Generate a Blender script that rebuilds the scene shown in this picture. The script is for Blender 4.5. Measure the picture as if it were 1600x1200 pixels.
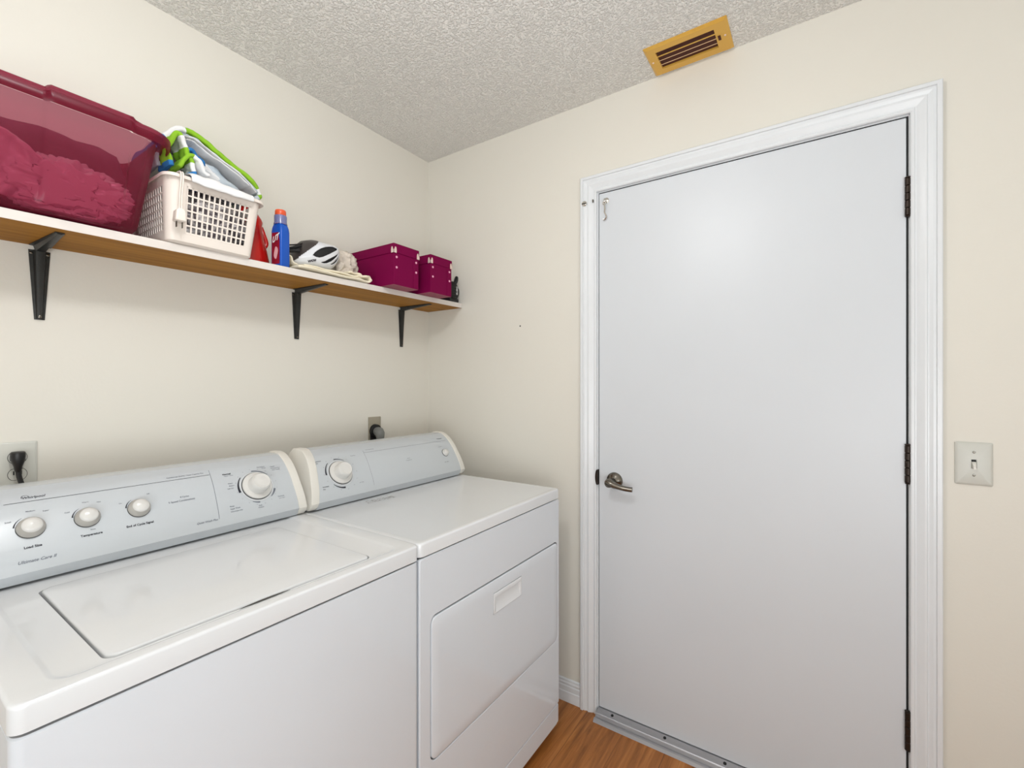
import bpy, bmesh, math, random
from mathutils import Vector, noise, Matrix
PI = math.pi
random.seed(4)
S = bpy.context.scene
COL = S.collection
for o in list(bpy.data.objects): bpy.data.objects.remove(o)

# ------------------------------------------------------------------ camera
cam_d = bpy.data.cameras.new('camera'); cam = bpy.data.objects.new('camera', cam_d); COL.objects.link(cam)
cam.location = (1.651, -1.692, 1.288)
cam.rotation_euler = (PI/2, 0, 0.5912)
cam_d.sensor_width = 36; cam_d.lens = 15.976; cam_d.shift_y = 0.0007
cam_d.clip_start = 0.02
S.camera = cam
# ------------------------------------------------------------------ world, lights, exposure
w = bpy.data.worlds.new('world'); S.world = w; w.use_nodes = True
w.node_tree.nodes['Background'].inputs[0].default_value = (0.8, 0.85, 1, 1)
w.node_tree.nodes['Background'].inputs[1].default_value = 0.3
S.view_settings.view_transform = 'Standard'; S.view_settings.look = 'None'
S.view_settings.exposure = 0.08; S.view_settings.gamma = 1.0
try: S.view_settings.use_curve_mapping = False
except Exception: pass
def light(name, kind, loc, energy, color, **k):
    d = bpy.data.lights.new(name, kind); o = bpy.data.objects.new(name, d); COL.objects.link(o)
    o.location = loc; d.energy = energy; d.color = color
    for a, b in k.items():
        if a == 'aim': o.rotation_euler = (Vector(b) - Vector(loc)).to_track_quat('-Z', 'Y').to_euler()
        else: setattr(d, a, b)
    return o
light('ceiling_lamp_light', 'POINT', (1.15, -1.42, 2.21), 16.5, (0.985, 0.99, 1.0), shadow_soft_size=0.08)
light('doorway_daylight', 'AREA', (2.93, -2.05, 1.15), 15, (0.89, 0.95, 1.0), shape='RECTANGLE', size=0.85, size_y=1.4, aim=(0.2, -0.7, 2.5))
light('unseen_fill_light', 'AREA', (2.10, -2.90, 0.95), 36, (0.89, 0.95, 1.0), shape='RECTANGLE', size=1.5, size_y=1.2, aim=(0.9, -1.5, 3.3))  # added fill, aimed up to brighten the ceiling; no hall is known there

# ------------------------------------------------------------------ helpers
def tag(o, label=None, cat=None, group=None, kind=None):
    if label: o['label'] = label
    if cat: o['category'] = cat
    if group: o['group'] = group
    if kind: o['kind'] = kind
    return o
def wloc(o):
    v = Vector((0, 0, 0))
    while o is not None: v += o.location; o = o.parent
    return v
def thing(name, loc, label=None, cat=None, group=None, kind=None):
    o = bpy.data.objects.new(name, None); COL.objects.link(o); o.location = loc
    o.empty_display_size = 0.05
    return tag(o, label, cat, group, kind)
def obj(name, bm, mats, parent=None, smooth=35, recalc=True):
    if recalc: bmesh.ops.recalc_face_normals(bm, faces=bm.faces[:])
    if parent is not None: off = wloc(parent)
    else:
        xs = [v.co for v in bm.verts]
        off = Vector(((min(v.x for v in xs)+max(v.x for v in xs))/2, (min(v.y for v in xs)+max(v.y for v in xs))/2, min(v.z for v in xs)))
    for v in bm.verts: v.co -= off
    me = bpy.data.meshes.new(name)
    if smooth:
        for f in bm.faces: f.smooth = True
    bm.to_mesh(me); bm.free()
    if smooth: me.set_sharp_from_angle(angle=math.radians(smooth))
    if not isinstance(mats, (list, tuple)): mats = [mats]
    for m in mats: me.materials.append(m)
    o = bpy.data.objects.new(name, me); COL.objects.link(o)
    if parent is not None: o.parent = parent
    else: o.location = off
    return o
def NB(): return bmesh.new()
def box(bm, x0, x1, y0, y1, z0, z1, bev=0, seg=2, mi=0):
    r = bmesh.ops.create_cube(bm, size=1)
    vs = r['verts']
    for v in vs:
        v.co = Vector((x0 if v.co.x < 0 else x1, y0 if v.co.y < 0 else y1, z0 if v.co.z < 0 else z1))
    fs = list({f for v in vs for f in v.link_faces})
    for f in fs: f.material_index = mi
    if bev:
        es = list({e for v in vs for e in v.link_edges})
        bmesh.ops.bevel(bm, geom=es, offset=bev, segments=seg, profile=0.5, affect='EDGES')
def rr(a0, a1, b0, b1, r, n=5, m=0):
    """rounded rectangle, counter-clockwise, m extra points on every straight side"""
    r = max(r, 1e-5)
    P = []
    for (ca, cb, t0) in ((a1-r, b1-r, 0), (a0+r, b1-r, PI/2), (a0+r, b0+r, PI), (a1-r, b0+r, 1.5*PI)):
        for i in range(n+1):
            t = t0 + PI/2*i/n
            P.append((ca+r*math.cos(t), cb+r*math.sin(t)))
    if m:
        Q = []
        k = n+1
        for c in range(4):
            Q += P[c*k:(c+1)*k]
            p, q = P[c*k+n], P[((c+1)*k) % (4*k)]
            for j in range(1, m+1):
                t = j/(m+1); Q.append((p[0]+(q[0]-p[0])*t, p[1]+(q[1]-p[1])*t))
        P = Q
    return P
def loft(bm, rings, cap0=True, cap1=True, closed=True, mi=0):
    R = [[bm.verts.new(p) for p in r] for r in rings]
    n = len(R[0])
    for a, b in zip(R, R[1:]):
        for i in range(n if closed else n-1):
            j = (i+1) % n
            try:
                f = bm.faces.new((a[i], a[j], b[j], b[i])); f.material_index = mi
            except ValueError: pass
    if cap0:
        f = bm.faces.new(R[0][::-1]); f.material_index = mi
    if cap1:
        f = bm.faces.new(R[-1]); f.material_index = mi
    return R
def XY(P, z): return [(p[0], p[1], z) for p in P]
def YZ(P, x): return [(x, p[0], p[1]) for p in P]
def XZ(P, y): return [(p[0], y, p[1]) for p in P]
def prism_y(bm, prof, y0, y1, mi=0, bev=0):
    """prof list of (x,z) extruded along y; optional soft outer edge"""
    if not bev: loft(bm, [XZ(prof, y0), XZ(prof, y1)], mi=mi); return
    cx = sum(p[0] for p in prof)/len(prof); cz = sum(p[1] for p in prof)/len(prof)
    def ins(d): return [(x+(cx-x)*d/max(1e-6, math.hypot(cx-x, cz-z)), z+(cz-z)*d/max(1e-6, math.hypot(cx-x, cz-z))) for x, z in prof]
    loft(bm, [XZ(ins(bev), y0), XZ(ins(bev*.3), y0+bev*.3), XZ(prof, y0+bev), XZ(prof, y1-bev), XZ(ins(bev*.3), y1-bev*.3), XZ(ins(bev), y1)], mi=mi)
def frame(n):
    n = Vector(n).normalized()
    u = n.cross(Vector((0, 0, 1)))
    if u.length < 1e-4: u = Vector((1, 0, 0))
    u.normalize(); return n, u, n.cross(u)
def lathe(bm, c, axis, prof, n=32, mi=0, cap0=True, cap1=True):
    """prof list of (radius, height along axis)"""
    c = Vector(c); a, u, v = frame(axis)
    rings = [[c + a*h + (u*math.cos(2*PI*i/n)+v*math.sin(2*PI*i/n))*max(r, 1e-5) for i in range(n)] for r, h in prof]
    loft(bm, rings, cap0, cap1, mi=mi)
def tube(bm, pts, rad, n=10, mi=0, flat=1.0):
    pts = [Vector(p) for p in pts]
    rings = []
    up = None
    for i, p in enumerate(pts):
        d = (pts[min(i+1, len(pts)-1)] - pts[max(i-1, 0)]).normalized()
        if up is None:
            _, u, v = frame(d)
        else:
            u = (up - d*up.dot(d)).normalized(); v = d.cross(u)
        up = u
        r = rad[i] if isinstance(rad, (list, tuple)) else rad
        rings.append([p + u*math.cos(2*PI*k/n)*r + v*math.sin(2*PI*k/n)*r*flat for k in range(n)])
    loft(bm, rings, mi=mi)
def bez(pts, n=8):
    """catmull-rom through points"""
    P = [Vector(p) for p in pts]; out = []
    for i in range(len(P)-1):
        p0 = P[max(i-1, 0)]; p1 = P[i]; p2 = P[i+1]; p3 = P[min(i+2, len(P)-1)]
        for k in range(n):
            t = k/n
            out.append(0.5*((2*p1)+(p2-p0)*t+(2*p0-5*p1+4*p2-p3)*t*t+(3*p1-p0-3*p2+p3)*t**3))
    out.append(P[-1]); return out
def sub(o, lv=2):
    m = o.modifiers.new('subdivision', 'SUBSURF'); m.levels = lv; m.render_levels = lv; return o

# ------------------------------------------------------------------ materials
def srgb(r, g, b):
    f = lambda c: (c/255/12.92) if c/255 <= 0.04045 else ((c/255+0.055)/1.055)**2.4
    return (f(r), f(g), f(b), 1)
def mat(name, c, rough=0.5, metal=0.0, coat=0.0, spec=0.5, bump=0, bscale=200, trans=0, var=0, vscale=8):
    m = bpy.data.materials.new(name); m.use_nodes = True
    nt = m.node_tree; b = nt.nodes['Principled BSDF']
    b.inputs['Base Color'].default_value = c; b.inputs['Roughness'].default_value = rough
    b.inputs['Metallic'].default_value = metal; b.inputs['Coat Weight'].default_value = coat
    b.inputs['Specular IOR Level'].default_value = spec
    if trans: b.inputs['Transmission Weight'].default_value = trans
    tc = nt.nodes.new('ShaderNodeTexCoord')
    n = nt.nodes.new('ShaderNodeTexNoise'); n.inputs['Scale'].default_value = vscale; n.inputs['Detail'].default_value = 4
    nt.links.new(tc.outputs['Object'], n.inputs['Vector'])
    r = nt.nodes.new('ShaderNodeValToRGB')
    v = var if var else 0.02
    r.color_ramp.elements[0].color = tuple(min(1, x*(1-v)) for x in c[:3])+(1,)
    r.color_ramp.elements[1].color = tuple(min(1, x*(1+v*.4)) for x in c[:3])+(1,)
    r.color_ramp.elements[0].position = 0.3; r.color_ramp.elements[1].position = 0.7
    nt.links.new(n.outputs['Fac'], r.inputs['Fac']); nt.links.new(r.outputs['Color'], b.inputs['Base Color'])
    if bump:
        n2 = nt.nodes.new('ShaderNodeTexNoise'); n2.inputs['Scale'].default_value = bscale; n2.inputs['Detail'].default_value = 3
        nt.links.new(tc.outputs['Object'], n2.inputs['Vector'])
        bp = nt.nodes.new('ShaderNodeBump'); bp.inputs['Strength'].default_value = bump; bp.inputs['Distance'].default_value = 0.002
        nt.links.new(n2.outputs['Fac'], bp.inputs['Height']); nt.links.new(bp.outputs['Normal'], b.inputs['Normal'])
    return m
M = {}
M['wall'] = mat('cream_wall_paint', srgb(228, 224, 214), .55, bump=.12, bscale=120, spec=.3, var=.012, vscale=2)
M['trim'] = mat('white_trim_paint', srgb(229, 232, 235), .28, bump=.03, bscale=60)
M['door'] = mat('white_door_paint', srgb(216, 220, 225), .38, bump=.015, bscale=45, var=.015, vscale=3)
M['enamel'] = mat('white_enamel', srgb(224, 229, 235), .16, coat=.3, var=.008)
M['enamel_top'] = mat('white_enamel_top', srgb(229, 231, 233), .14, coat=.4, var=.008)
M['cap'] = mat('cream_plastic', srgb(228, 225, 217), .4)
M['panel'] = mat('pale_blue_grey_panel', srgb(197, 202, 206), .25, var=.005)
M['ink'] = mat('dark_print', srgb(26, 28, 42), .5)
M['ink2'] = mat('grey_print', srgb(108, 113, 124), .5)
M['ink3'] = mat('white_print', srgb(235, 235, 235), .5)
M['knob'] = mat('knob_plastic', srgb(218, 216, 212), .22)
M['knobside'] = mat('knob_side_shade', srgb(178, 174, 167), .35)  # knob plastic darkened: grey shading of the sides put into the colour
M['knobring'] = mat('dark_knob_gap', srgb(70, 68, 66), .5)
M['dark'] = mat('dark_gap', srgb(25, 25, 26), .7)
M['shelfwhite'] = mat('white_laminate', srgb(226, 219, 212), .4, var=.04, vscale=25)
M['bracket'] = mat('dark_steel', srgb(58, 59, 58), .38, metal=.55, var=.25, vscale=30, bump=.2)
M['chrome'] = mat('chrome', srgb(215, 212, 205), .18, metal=1)
M['nickel'] = mat('satin_nickel', srgb(122, 117, 109), .24, metal=1)
M['bronze'] = mat('dark_bronze', srgb(48, 38, 32), .38, metal=.6)
M['alu'] = mat('aluminium', srgb(172, 172, 176), .38, metal=.7, bump=.1, bscale=300)
M['plate'] = mat('light_grey_plate', srgb(206, 206, 198), .35)
M['black'] = mat('black_plastic', srgb(22, 22, 24), .4)
M['blackrub'] = mat('black_rubber', srgb(18, 18, 19), .6, bump=.2)
M['greyplug'] = mat('grey_plug', srgb(120, 122, 120), .5, var=.1)
M['steelbox'] = mat('grey_metal_box', srgb(165, 158, 142), .5, metal=.3)
M['copper'] = mat('brown_cord', srgb(95, 70, 60), .5)
M['magenta'] = mat('magenta_board', srgb(120, 0, 64), .7, spec=.12, bump=.1, bscale=400)
M['magentain'] = mat('magenta_board_underside', srgb(150, 75, 92), .7)
M['pearl'] = mat('pearl_metal', srgb(236, 214, 205), .3, metal=.35)
M['rivet'] = mat('pink_rivet', srgb(245, 175, 205), .35, metal=.1)
M['basket'] = mat('white_basket_plastic', srgb(238, 228, 218), .4)
M['red'] = mat('red_plastic', srgb(190, 22, 14), .25)
M['blue'] = mat('blue_plastic', srgb(22, 84, 184), .32, spec=.35)
M['label'] = mat('red_label', srgb(150, 20, 45), .35, var=.35, vscale=35)
M['labelart'] = mat('pink_label_art', srgb(225, 170, 175), .4)
M['orange'] = mat('orange_cap', srgb(228, 90, 50), .3)
M['clearcap'] = mat('clear_blue_cap', srgb(165, 172, 225), .2, trans=.6)
M['helmwhite'] = mat('helmet_white', srgb(226, 228, 232), .2, coat=.5)
M['helmdark'] = mat('helmet_dark', srgb(62, 56, 54), .4)
M['helmblack'] = mat('helmet_black', srgb(20, 20, 22), .6)
M['cream'] = mat('cream_cloth', srgb(242, 232, 208), .9, bump=.5, bscale=500)
M['beige'] = mat('beige_cloth', srgb(214, 203, 190), .85, bump=.4, bscale=300, var=.12, vscale=30)
M['towelgreen'] = mat('green_terry', srgb(140, 190, 40), .95, bump=.8, bscale=600)
M['towelwhite'] = mat('white_terry', srgb(236, 236, 236), .95, bump=.8, bscale=600)
M['towelgrey'] = mat('pale_grey_terry', srgb(196, 206, 214), .95, bump=.8, bscale=600)
M['towelblue'] = mat('blue_terry', srgb(45, 120, 185), .95, bump=.8, bscale=600)
M['gold'] = mat('gold_enamel', srgb(226, 178, 82), .35, metal=.25)
M['golddark'] = mat('duct_interior', srgb(75, 30, 18), .7)
M['goldlip'] = mat('pale_gold_edge', srgb(235, 195, 150), .4)
M['bundle'] = mat('plum_cloth', srgb(118, 78, 92), .9, var=.2, vscale=20)
M['bag'] = mat('clear_bag', srgb(245, 232, 240), .22, spec=.8)

def wood_floor():
    m = bpy.data.materials.new('oak_planks'); m.use_nodes = True; nt = m.node_tree; L = nt.links.new
    b = nt.nodes['Principled BSDF']; b.inputs['Roughness'].default_value = .42
    tc = nt.nodes.new('ShaderNodeTexCoord')
    mp = nt.nodes.new('ShaderNodeMapping'); mp.inputs['Rotation'].default_value = (0, 0, PI/2); mp.inputs['Location'].default_value = (0, -.104, 0)
    L(tc.outputs['Object'], mp.inputs['Vector'])
    br = nt.nodes.new('ShaderNodeTexBrick'); br.inputs['Scale'].default_value = 1; br.inputs['Brick Width'].default_value = 1.2
    br.inputs['Row Height'].default_value = .157; br.inputs['Mortar Size'].default_value = .0016; br.inputs['Mortar Smooth'].default_value = .3
    br.inputs['Color1'].default_value = (0, 0, 0, 1); br.inputs['Color2'].default_value = (1, 1, 1, 1); br.inputs['Mortar'].default_value = (.5, .5, .5, 1)
    L(mp.outputs['Vector'], br.inputs['Vector'])
    mp2 = nt.nodes.new('ShaderNodeMapping'); mp2.inputs['Scale'].default_value = (28, 1.7, 1)
    L(tc.outputs['Object'], mp2.inputs['Vector'])
    add = nt.nodes.new('ShaderNodeVectorMath'); add.operation = 'ADD'
    L(mp2.outputs['Vector'], add.inputs[0]); 
    sc = nt.nodes.new('ShaderNodeVectorMath'); sc.operation = 'SCALE'; sc.inputs['Scale'].default_value = 7
    L(br.outputs['Color'], sc.inputs[0]); L(sc.outputs[0], add.inputs[1])
    n1 = nt.nodes.new('ShaderNodeTexNoise'); n1.inputs['Scale'].default_value = 1.3; n1.inputs['Detail'].default_value = 9; n1.inputs['Roughness'].default_value = .68; n1.inputs['Distortion'].default_value = .6
    L(add.outputs[0], n1.inputs['Vector'])
    r = nt.nodes.new('ShaderNodeValToRGB')
    e = r.color_ramp.elements; e[0].position = .28; e[0].color = srgb(112, 66, 26); e[1].position = .75; e[1].color = srgb(208, 140, 76)
    x = e.new(.5); x.color = srgb(168, 104, 48)
    L(n1.outputs['Fac'], r.inputs['Fac'])
    mx = nt.nodes.new('ShaderNodeMix'); mx.data_type = 'RGBA'; mx.blend_type = 'MULTIPLY'
    mm = nt.nodes.new('ShaderNodeMapRange'); mm.inputs['From Min'].default_value = 0; mm.inputs['From Max'].default_value = 1; mm.inputs['To Min'].default_value = 0; mm.inputs['To Max'].default_value = .45
    L(br.outputs['Fac'], mm.inputs['Value']); L(mm.outputs[0], mx.inputs['Factor'])
    L(r.outputs['Color'], mx.inputs['A']); mx.inputs['B'].default_value = srgb(60, 30, 12)
    L(mx.outputs['Result'], b.inputs['Base Color'])
    bp = nt.nodes.new('ShaderNodeBump'); bp.inputs['Strength'].default_value = .15; bp.inputs['Distance'].default_value = .001
    L(n1.outputs['Fac'], bp.inputs['Height']); L(bp.outputs['Normal'], b.inputs['Normal'])
    return m
def shelf_wood():
    m = bpy.data.materials.new('stained_board'); m.use_nodes = True; nt = m.node_tree; L = nt.links.new
    b = nt.nodes['Principled BSDF']; b.inputs['Roughness'].default_value = .6; b.inputs['Specular IOR Level'].default_value = .2
    tc = nt.nodes.new('ShaderNodeTexCoord'); mp = nt.nodes.new('ShaderNodeMapping'); mp.inputs['Scale'].default_value = (40, 3, 20)
    L(tc.outputs['Object'], mp.inputs['Vector'])
    n1 = nt.nodes.new('ShaderNodeTexNoise'); n1.inputs['Scale'].default_value = 1; n1.inputs['Detail'].default_value = 6
    L(mp.outputs['Vector'], n1.inputs['Vector'])
    r = nt.nodes.new('ShaderNodeValToRGB'); e = r.color_ramp.elements
    e[0].position = .3; e[0].color = srgb(146, 96, 26); e[1].position = .75; e[1].color = srgb(178, 124, 42)
    L(n1.outputs['Fac'], r.inputs['Fac']); L(r.outputs['Color'], b.inputs['Base Color'])
    return m
def ceiling_mat():
    m = bpy.data.materials.new('stippled_ceiling'); m.use_nodes = True; nt = m.node_tree; L = nt.links.new
    b = nt.nodes['Principled BSDF']; b.inputs['Roughness'].default_value = .8; b.inputs['Base Color'].default_value = srgb(248, 246, 241)
    b.inputs['Specular IOR Level'].default_value = .35
    tc = nt.nodes.new('ShaderNodeTexCoord')
    n0 = nt.nodes.new('ShaderNodeTexNoise'); n0.inputs['Scale'].default_value = 60; n0.inputs['Detail'].default_value = 2
    L(tc.outputs['Object'], n0.inputs['Vector'])
    ad = nt.nodes.new('ShaderNodeMix'); ad.data_type = 'VECTOR'; ad.inputs['Factor'].default_value = .004
    L(tc.outputs['Object'], ad.inputs['A']); L(n0.outputs['Color'], ad.inputs['B'])
    n1 = nt.nodes.new('ShaderNodeTexNoise'); n1.inputs['Scale'].default_value = 135; n1.inputs['Detail'].default_value = 3; n1.inputs['Roughness'].default_value = .6
    L(ad.outputs['Result'], n1.inputs['Vector'])
    r = nt.nodes.new('ShaderNodeValToRGB'); e = r.color_ramp.elements; e[0].position = .40; e[1].position = .70
    r.color_ramp.interpolation = 'EASE'
    L(n1.outputs['Fac'], r.inputs['Fac'])
    bp = nt.nodes.new('ShaderNodeBump'); bp.inputs['Strength'].default_value = 1.0; bp.inputs['Distance'].default_value = .0038
    L(r.outputs['Color'], bp.inputs['Height']); L(bp.outputs['Normal'], b.inputs['Normal'])
    return m
def bin_plastic():
    m = bpy.data.materials.new('translucent_maroon'); m.use_nodes = True; nt = m.node_tree; L = nt.links.new
    b = nt.nodes['Principled BSDF']; b.inputs['Base Color'].default_value = srgb(128, 30, 56); b.inputs['Roughness'].default_value = .3
    t = nt.nodes.new('ShaderNodeBsdfTransparent'); t.inputs['Color'].default_value = (.80, .40, .50, 1)
    tl = nt.nodes.new('ShaderNodeBsdfTranslucent'); tl.inputs['Color'].default_value = srgb(175, 70, 98)
    m0 = nt.nodes.new('ShaderNodeMixShader'); m0.inputs['Fac'].default_value = .35
    L(b.outputs[0], m0.inputs[1]); L(tl.outputs[0], m0.inputs[2])
    m1 = nt.nodes.new('ShaderNodeMixShader'); m1.inputs['Fac'].default_value = .46
    L(m0.outputs[0], m1.inputs[1]); L(t.outputs[0], m1.inputs[2]); L(m1.outputs[0], nt.nodes['Material Output'].inputs['Surface'])
    return m
def laundry_mat():
    m = mat('mottled_cloth', srgb(190, 186, 188), .9); nt = m.node_tree
    r = [n for n in nt.nodes if n.type == 'VALTORGB'][0]; n = [n for n in nt.nodes if n.type == 'TEX_NOISE'][0]
    n.inputs['Scale'].default_value = 26; n.inputs['Distortion'].default_value = 1.5
    r.color_ramp.elements[0].position = .42; r.color_ramp.elements[0].color = srgb(95, 86, 90)
    r.color_ramp.elements[1].position = .56; r.color_ramp.elements[1].color = srgb(212, 206, 204)
    return m
M['floor'] = wood_floor(); M['shelfwood'] = shelf_wood(); M['ceiling'] = ceiling_mat(); M['bin'] = bin_plastic(); M['laundry'] = laundry_mat()

# ------------------------------------------------------------------ text
def text_pts(body, size, align='LEFT', bold=0.0, shear=0.0):
    bold += size*.012
    """flat text mesh: list of verts (u,v) and faces"""
    c = bpy.data.curves.new('lettering_curve', 'FONT'); c.body = body; c.size = size; c.align_x = align; c.offset = bold; c.shear = shear
    c.resolution_u = 3
    o = bpy.data.objects.new('lettering_curve', c); COL.objects.link(o)
    bpy.context.view_layer.update()
    me = bpy.data.meshes.new_from_object(o.evaluated_get(bpy.context.evaluated_depsgraph_get()))
    V = [(v.co.x, v.co.y) for v in me.vertices]; Fc = [tuple(p.vertices) for p in me.polygons]
    bpy.data.objects.remove(o); bpy.data.curves.remove(c); bpy.data.meshes.remove(me)
    return V, Fc
def add_flat(bm, V, Fc, fn, mi=0):
    vs = [bm.verts.new(fn(u, v)) for u, v in V]
    for f in Fc:
        try:
            g = bm.faces.new([vs[i] for i in f]); g.material_index = mi
        except ValueError: pass

# ================================================================== ROOM
FZ = -0.018; CZ = 2.424; XR = 3.0; YF = -3.0
DX0, DX1, DZ = 0.932, 1.861, 2.045       # door leaf
def struct(name, bm, m, smooth=0, parent=None):
    o = obj(name, bm, m, parent, smooth)
    if parent is None: o['kind'] = 'structure'
    return o
bm = NB(); box(bm, -.1, XR+.1, YF-.1, .1, FZ-.06, FZ)
o = struct('floor', bm, M['floor'])
# floor texture is laid out from the room corner
for v in o.data.vertices: v.co += o.location
o.location = (0, 0, 0)
bm = NB(); box(bm, -.1, XR+.1, YF-.1, .1, CZ, CZ+.08); struct('ceiling', bm, M['ceiling'])
bm = NB(); box(bm, -.1, 0, YF-.1, .1, FZ, CZ); struct('wall_left', bm, M['wall'])
bm = NB()
OX0, OX1, OZ = DX0-.022, DX1+.022, DZ+.022
box(bm, 0, OX0, 0, .12, FZ, CZ); box(bm, OX1, XR, 0, .12, FZ, CZ); box(bm, OX0, OX1, 0, .12, OZ, CZ)
struct('wall_back', bm, M['wall'])
bm = NB(); box(bm, XR, XR+.1, YF-.1, .12, FZ, CZ); struct('wall_right', bm, M['wall'])
bm = NB(); box(bm, 0, XR, YF-.1, YF, FZ, CZ); struct('wall_front', bm, M['wall'])
# baseboards: profile (distance from wall, height)
BP = [(0, 0), (.013, 0), (.013, .020), (.0125, .022), (.0125, .040), (.010, .043), (.010, .062), (.0075, .066), (.0085, .074), (.006, .080), (.006, .086), (0, .090)]
bm = NB()
for xa, xb in ((.002, OX0-.052), (OX1+.052, XR-.002)):
    loft(bm, [[(xa, -d, FZ+h) for d, h in BP], [(xb, -d, FZ+h) for d, h in BP]])
struct('baseboard_back', bm, M['trim'], 20)
bm = NB(); loft(bm, [[(d, -.015, FZ+h) for d, h in BP], [(d, YF, FZ+h) for d, h in BP]]); struct('baseboard_left', bm, M['trim'], 20)
# door casing, mitred: (distance outward from reveal, thickness)
CP = [(0, 0), (0, .009), (.003, .0115), (.008, .0115), (.0105, .0080), (.013, .0080), (.020, .0125), (.030, .0165), (.034, .0165), (.0360, .0130), (.039, .0130), (.047, .0165), (.053, .0165), (.0545, .0210), (.064, .0205), (.0665, .018), (.0665, 0)]
IX0, IX1, IZ = DX0-.0075, DX1+.0075, DZ+.0075
bm = NB()
loft(bm, [[(IX0-d, -t, FZ) for d, t in CP], [(IX0-d, -t, IZ+d) for d, t in CP], [(IX1+d, -t, IZ+d) for d, t in CP], [(IX1+d, -t, FZ) for d, t in CP]])
struct('trim_1', bm, M['trim'], 20)
bm = NB()   # jamb with stop
box(bm, OX0, DX0-.003, .001, .119, FZ, OZ); box(bm, DX1+.0052, OX1, .001, .119, FZ, OZ); box(bm, DX0-.003, DX1+.0052, .001, .119, DZ+.0042, OZ)
box(bm, DX0-.0029, DX0+.012, .045, .118, FZ, DZ+.003); box(bm, DX1-.012, DX1+.0051, .045, .118, FZ, DZ+.004); box(bm, DX0+.012, DX1-.012, .045, .118, DZ-.012, DZ+.003)
struct('trim_2', bm, M['trim'])
bm = NB()   # black strips standing in for the shade in the gap round the door leaf
box(bm, DX0-.0028, DX0-.0004, .006, .044, FZ+.03, DZ+.004); box(bm, DX1+.0004, DX1+.0050, .004, .044, FZ+.03, DZ+.004); box(bm, DX0, DX1, .005, .044, DZ+.0004, DZ+.0040)
obj('gap_shade', bm, M['dark'], bpy.data.objects['trim_2'], 0)
# threshold saddle: profile (y, z) extruded along x
TP = [(.05, FZ), (.05, .0095), (-.004, .0095), (-.024, .0020), (-.027, .0035), (-.030, .0005), (-.0345, -.010), (-.041, -.010), (-.044, -.0065), (-.050, -.0085), (-.056, FZ)]
bm = NB(); loft(bm, [[(DX0-.002, y, z) for y, z in TP], [(DX1+.003, y, z) for y, z in TP]])
th = struct('trim_3', bm, M['alu'], 0)
for i in range(5):
    bm = NB(); x = DX0+.06+i*.2
    lathe(bm, (x, -.0135, .0060), (0, -.35, .94), [(.0055, -.002), (.0055, .0005), (.004, .0008)], 12)
    obj('screw', bm, M['dark'], th)

# ------------------------------------------------------------------ door
door = thing('door_1', ((DX0+DX1)/2, .02, .012), kind='structure')
bm = NB(); box(bm, DX0, DX1, 0, .040, .011, DZ, .0015, 1); obj('door_panel', bm, M['door'], door, 0)
for zc in (1.818, 1.064, .3115):
    bm = NB()
    hx, hy, h = DX1+.0025, -.0055, .105
    for k in range(5):
        a = zc-h/2+k*h/5; lathe(bm, (hx, hy, a+.0006), (0, 0, 1), [(.0058, 0), (.0068, .001), (.0068, h/5-.0022), (.0058, h/5-.0012)], 16)
    lathe(bm, (hx, hy, zc+h/2), (0, 0, 1), [(.004, -.001), (.0072, .0015), (.0072, .003), (.004, .005)], 16)
    lathe(bm, (hx, hy, zc-h/2), (0, 0, -1), [(.004, -.001), (.007, .001), (.005, .004)], 16)
    box(bm, hx-.0010, hx+.0010, -.003, .03, zc-h/2, zc+h/2)
    obj('hinge', bm, M['bronze'], door)
# lever handle
lv = (0.999-.003, 0, .915)
bm = NB()
lathe(bm, (.997, 0, .915), (0, -1, 0), [(.032, 0), (.032, .004), (.029, .009), (.020, .014), (.013, .020), (.0115, .045), (.0115, .05)], 40)
ho = obj('door_handle', bm, M['nickel'], door)
bm = NB()
P = bez([(.986, -.052, .917), (.997, -.055, .915), (1.015, -.056, .910), (1.045, -.053, .902), (1.072, -.049, .899), (1.083, -.047, .899)], 6)
tube(bm, P, [.0115+.0060*math.exp(-((i-7)/7)**2) if i > 2 else .012+.002*i for i in range(len(P))], 16, flat=.8)
lathe(bm, (.997, -.054, .915), (0, -1, 0), [(.015, -.008), (.0175, .006), (.0165, .0100), (.0125, .0108)], 28)
obj('lever', bm, M['nickel'], ho)
bm = NB(); lathe(bm, (.997, -.0640, .915), (0, -1, 0), [(.0115, 0), (.0115, .0012), (.0105, .002)], 24)
obj('keyhole', bm, M['dark'], ho)
bm = NB()
for i in range(1):
    loft(bm, [[(DX0-.011+.006*(1-math.cos(t)), -.0125, .915+.030*math.sin(t)) if False else (DX0-.0055-.0065*math.cos(t*PI/2)**.6, -.0125, .922+.030*t) for t in [k/8-1 for k in range(17)]],
              [(DX0-.002, -.0125, .922+.030*t) for t in [k/8-1 for k in range(17)]],
              [(DX0-.002, .02, .922+.030*t) for t in [k/8-1 for k in range(17)]]], False, False, closed=False)
obj('strike_plate', bm, M['bronze'], door)

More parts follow.
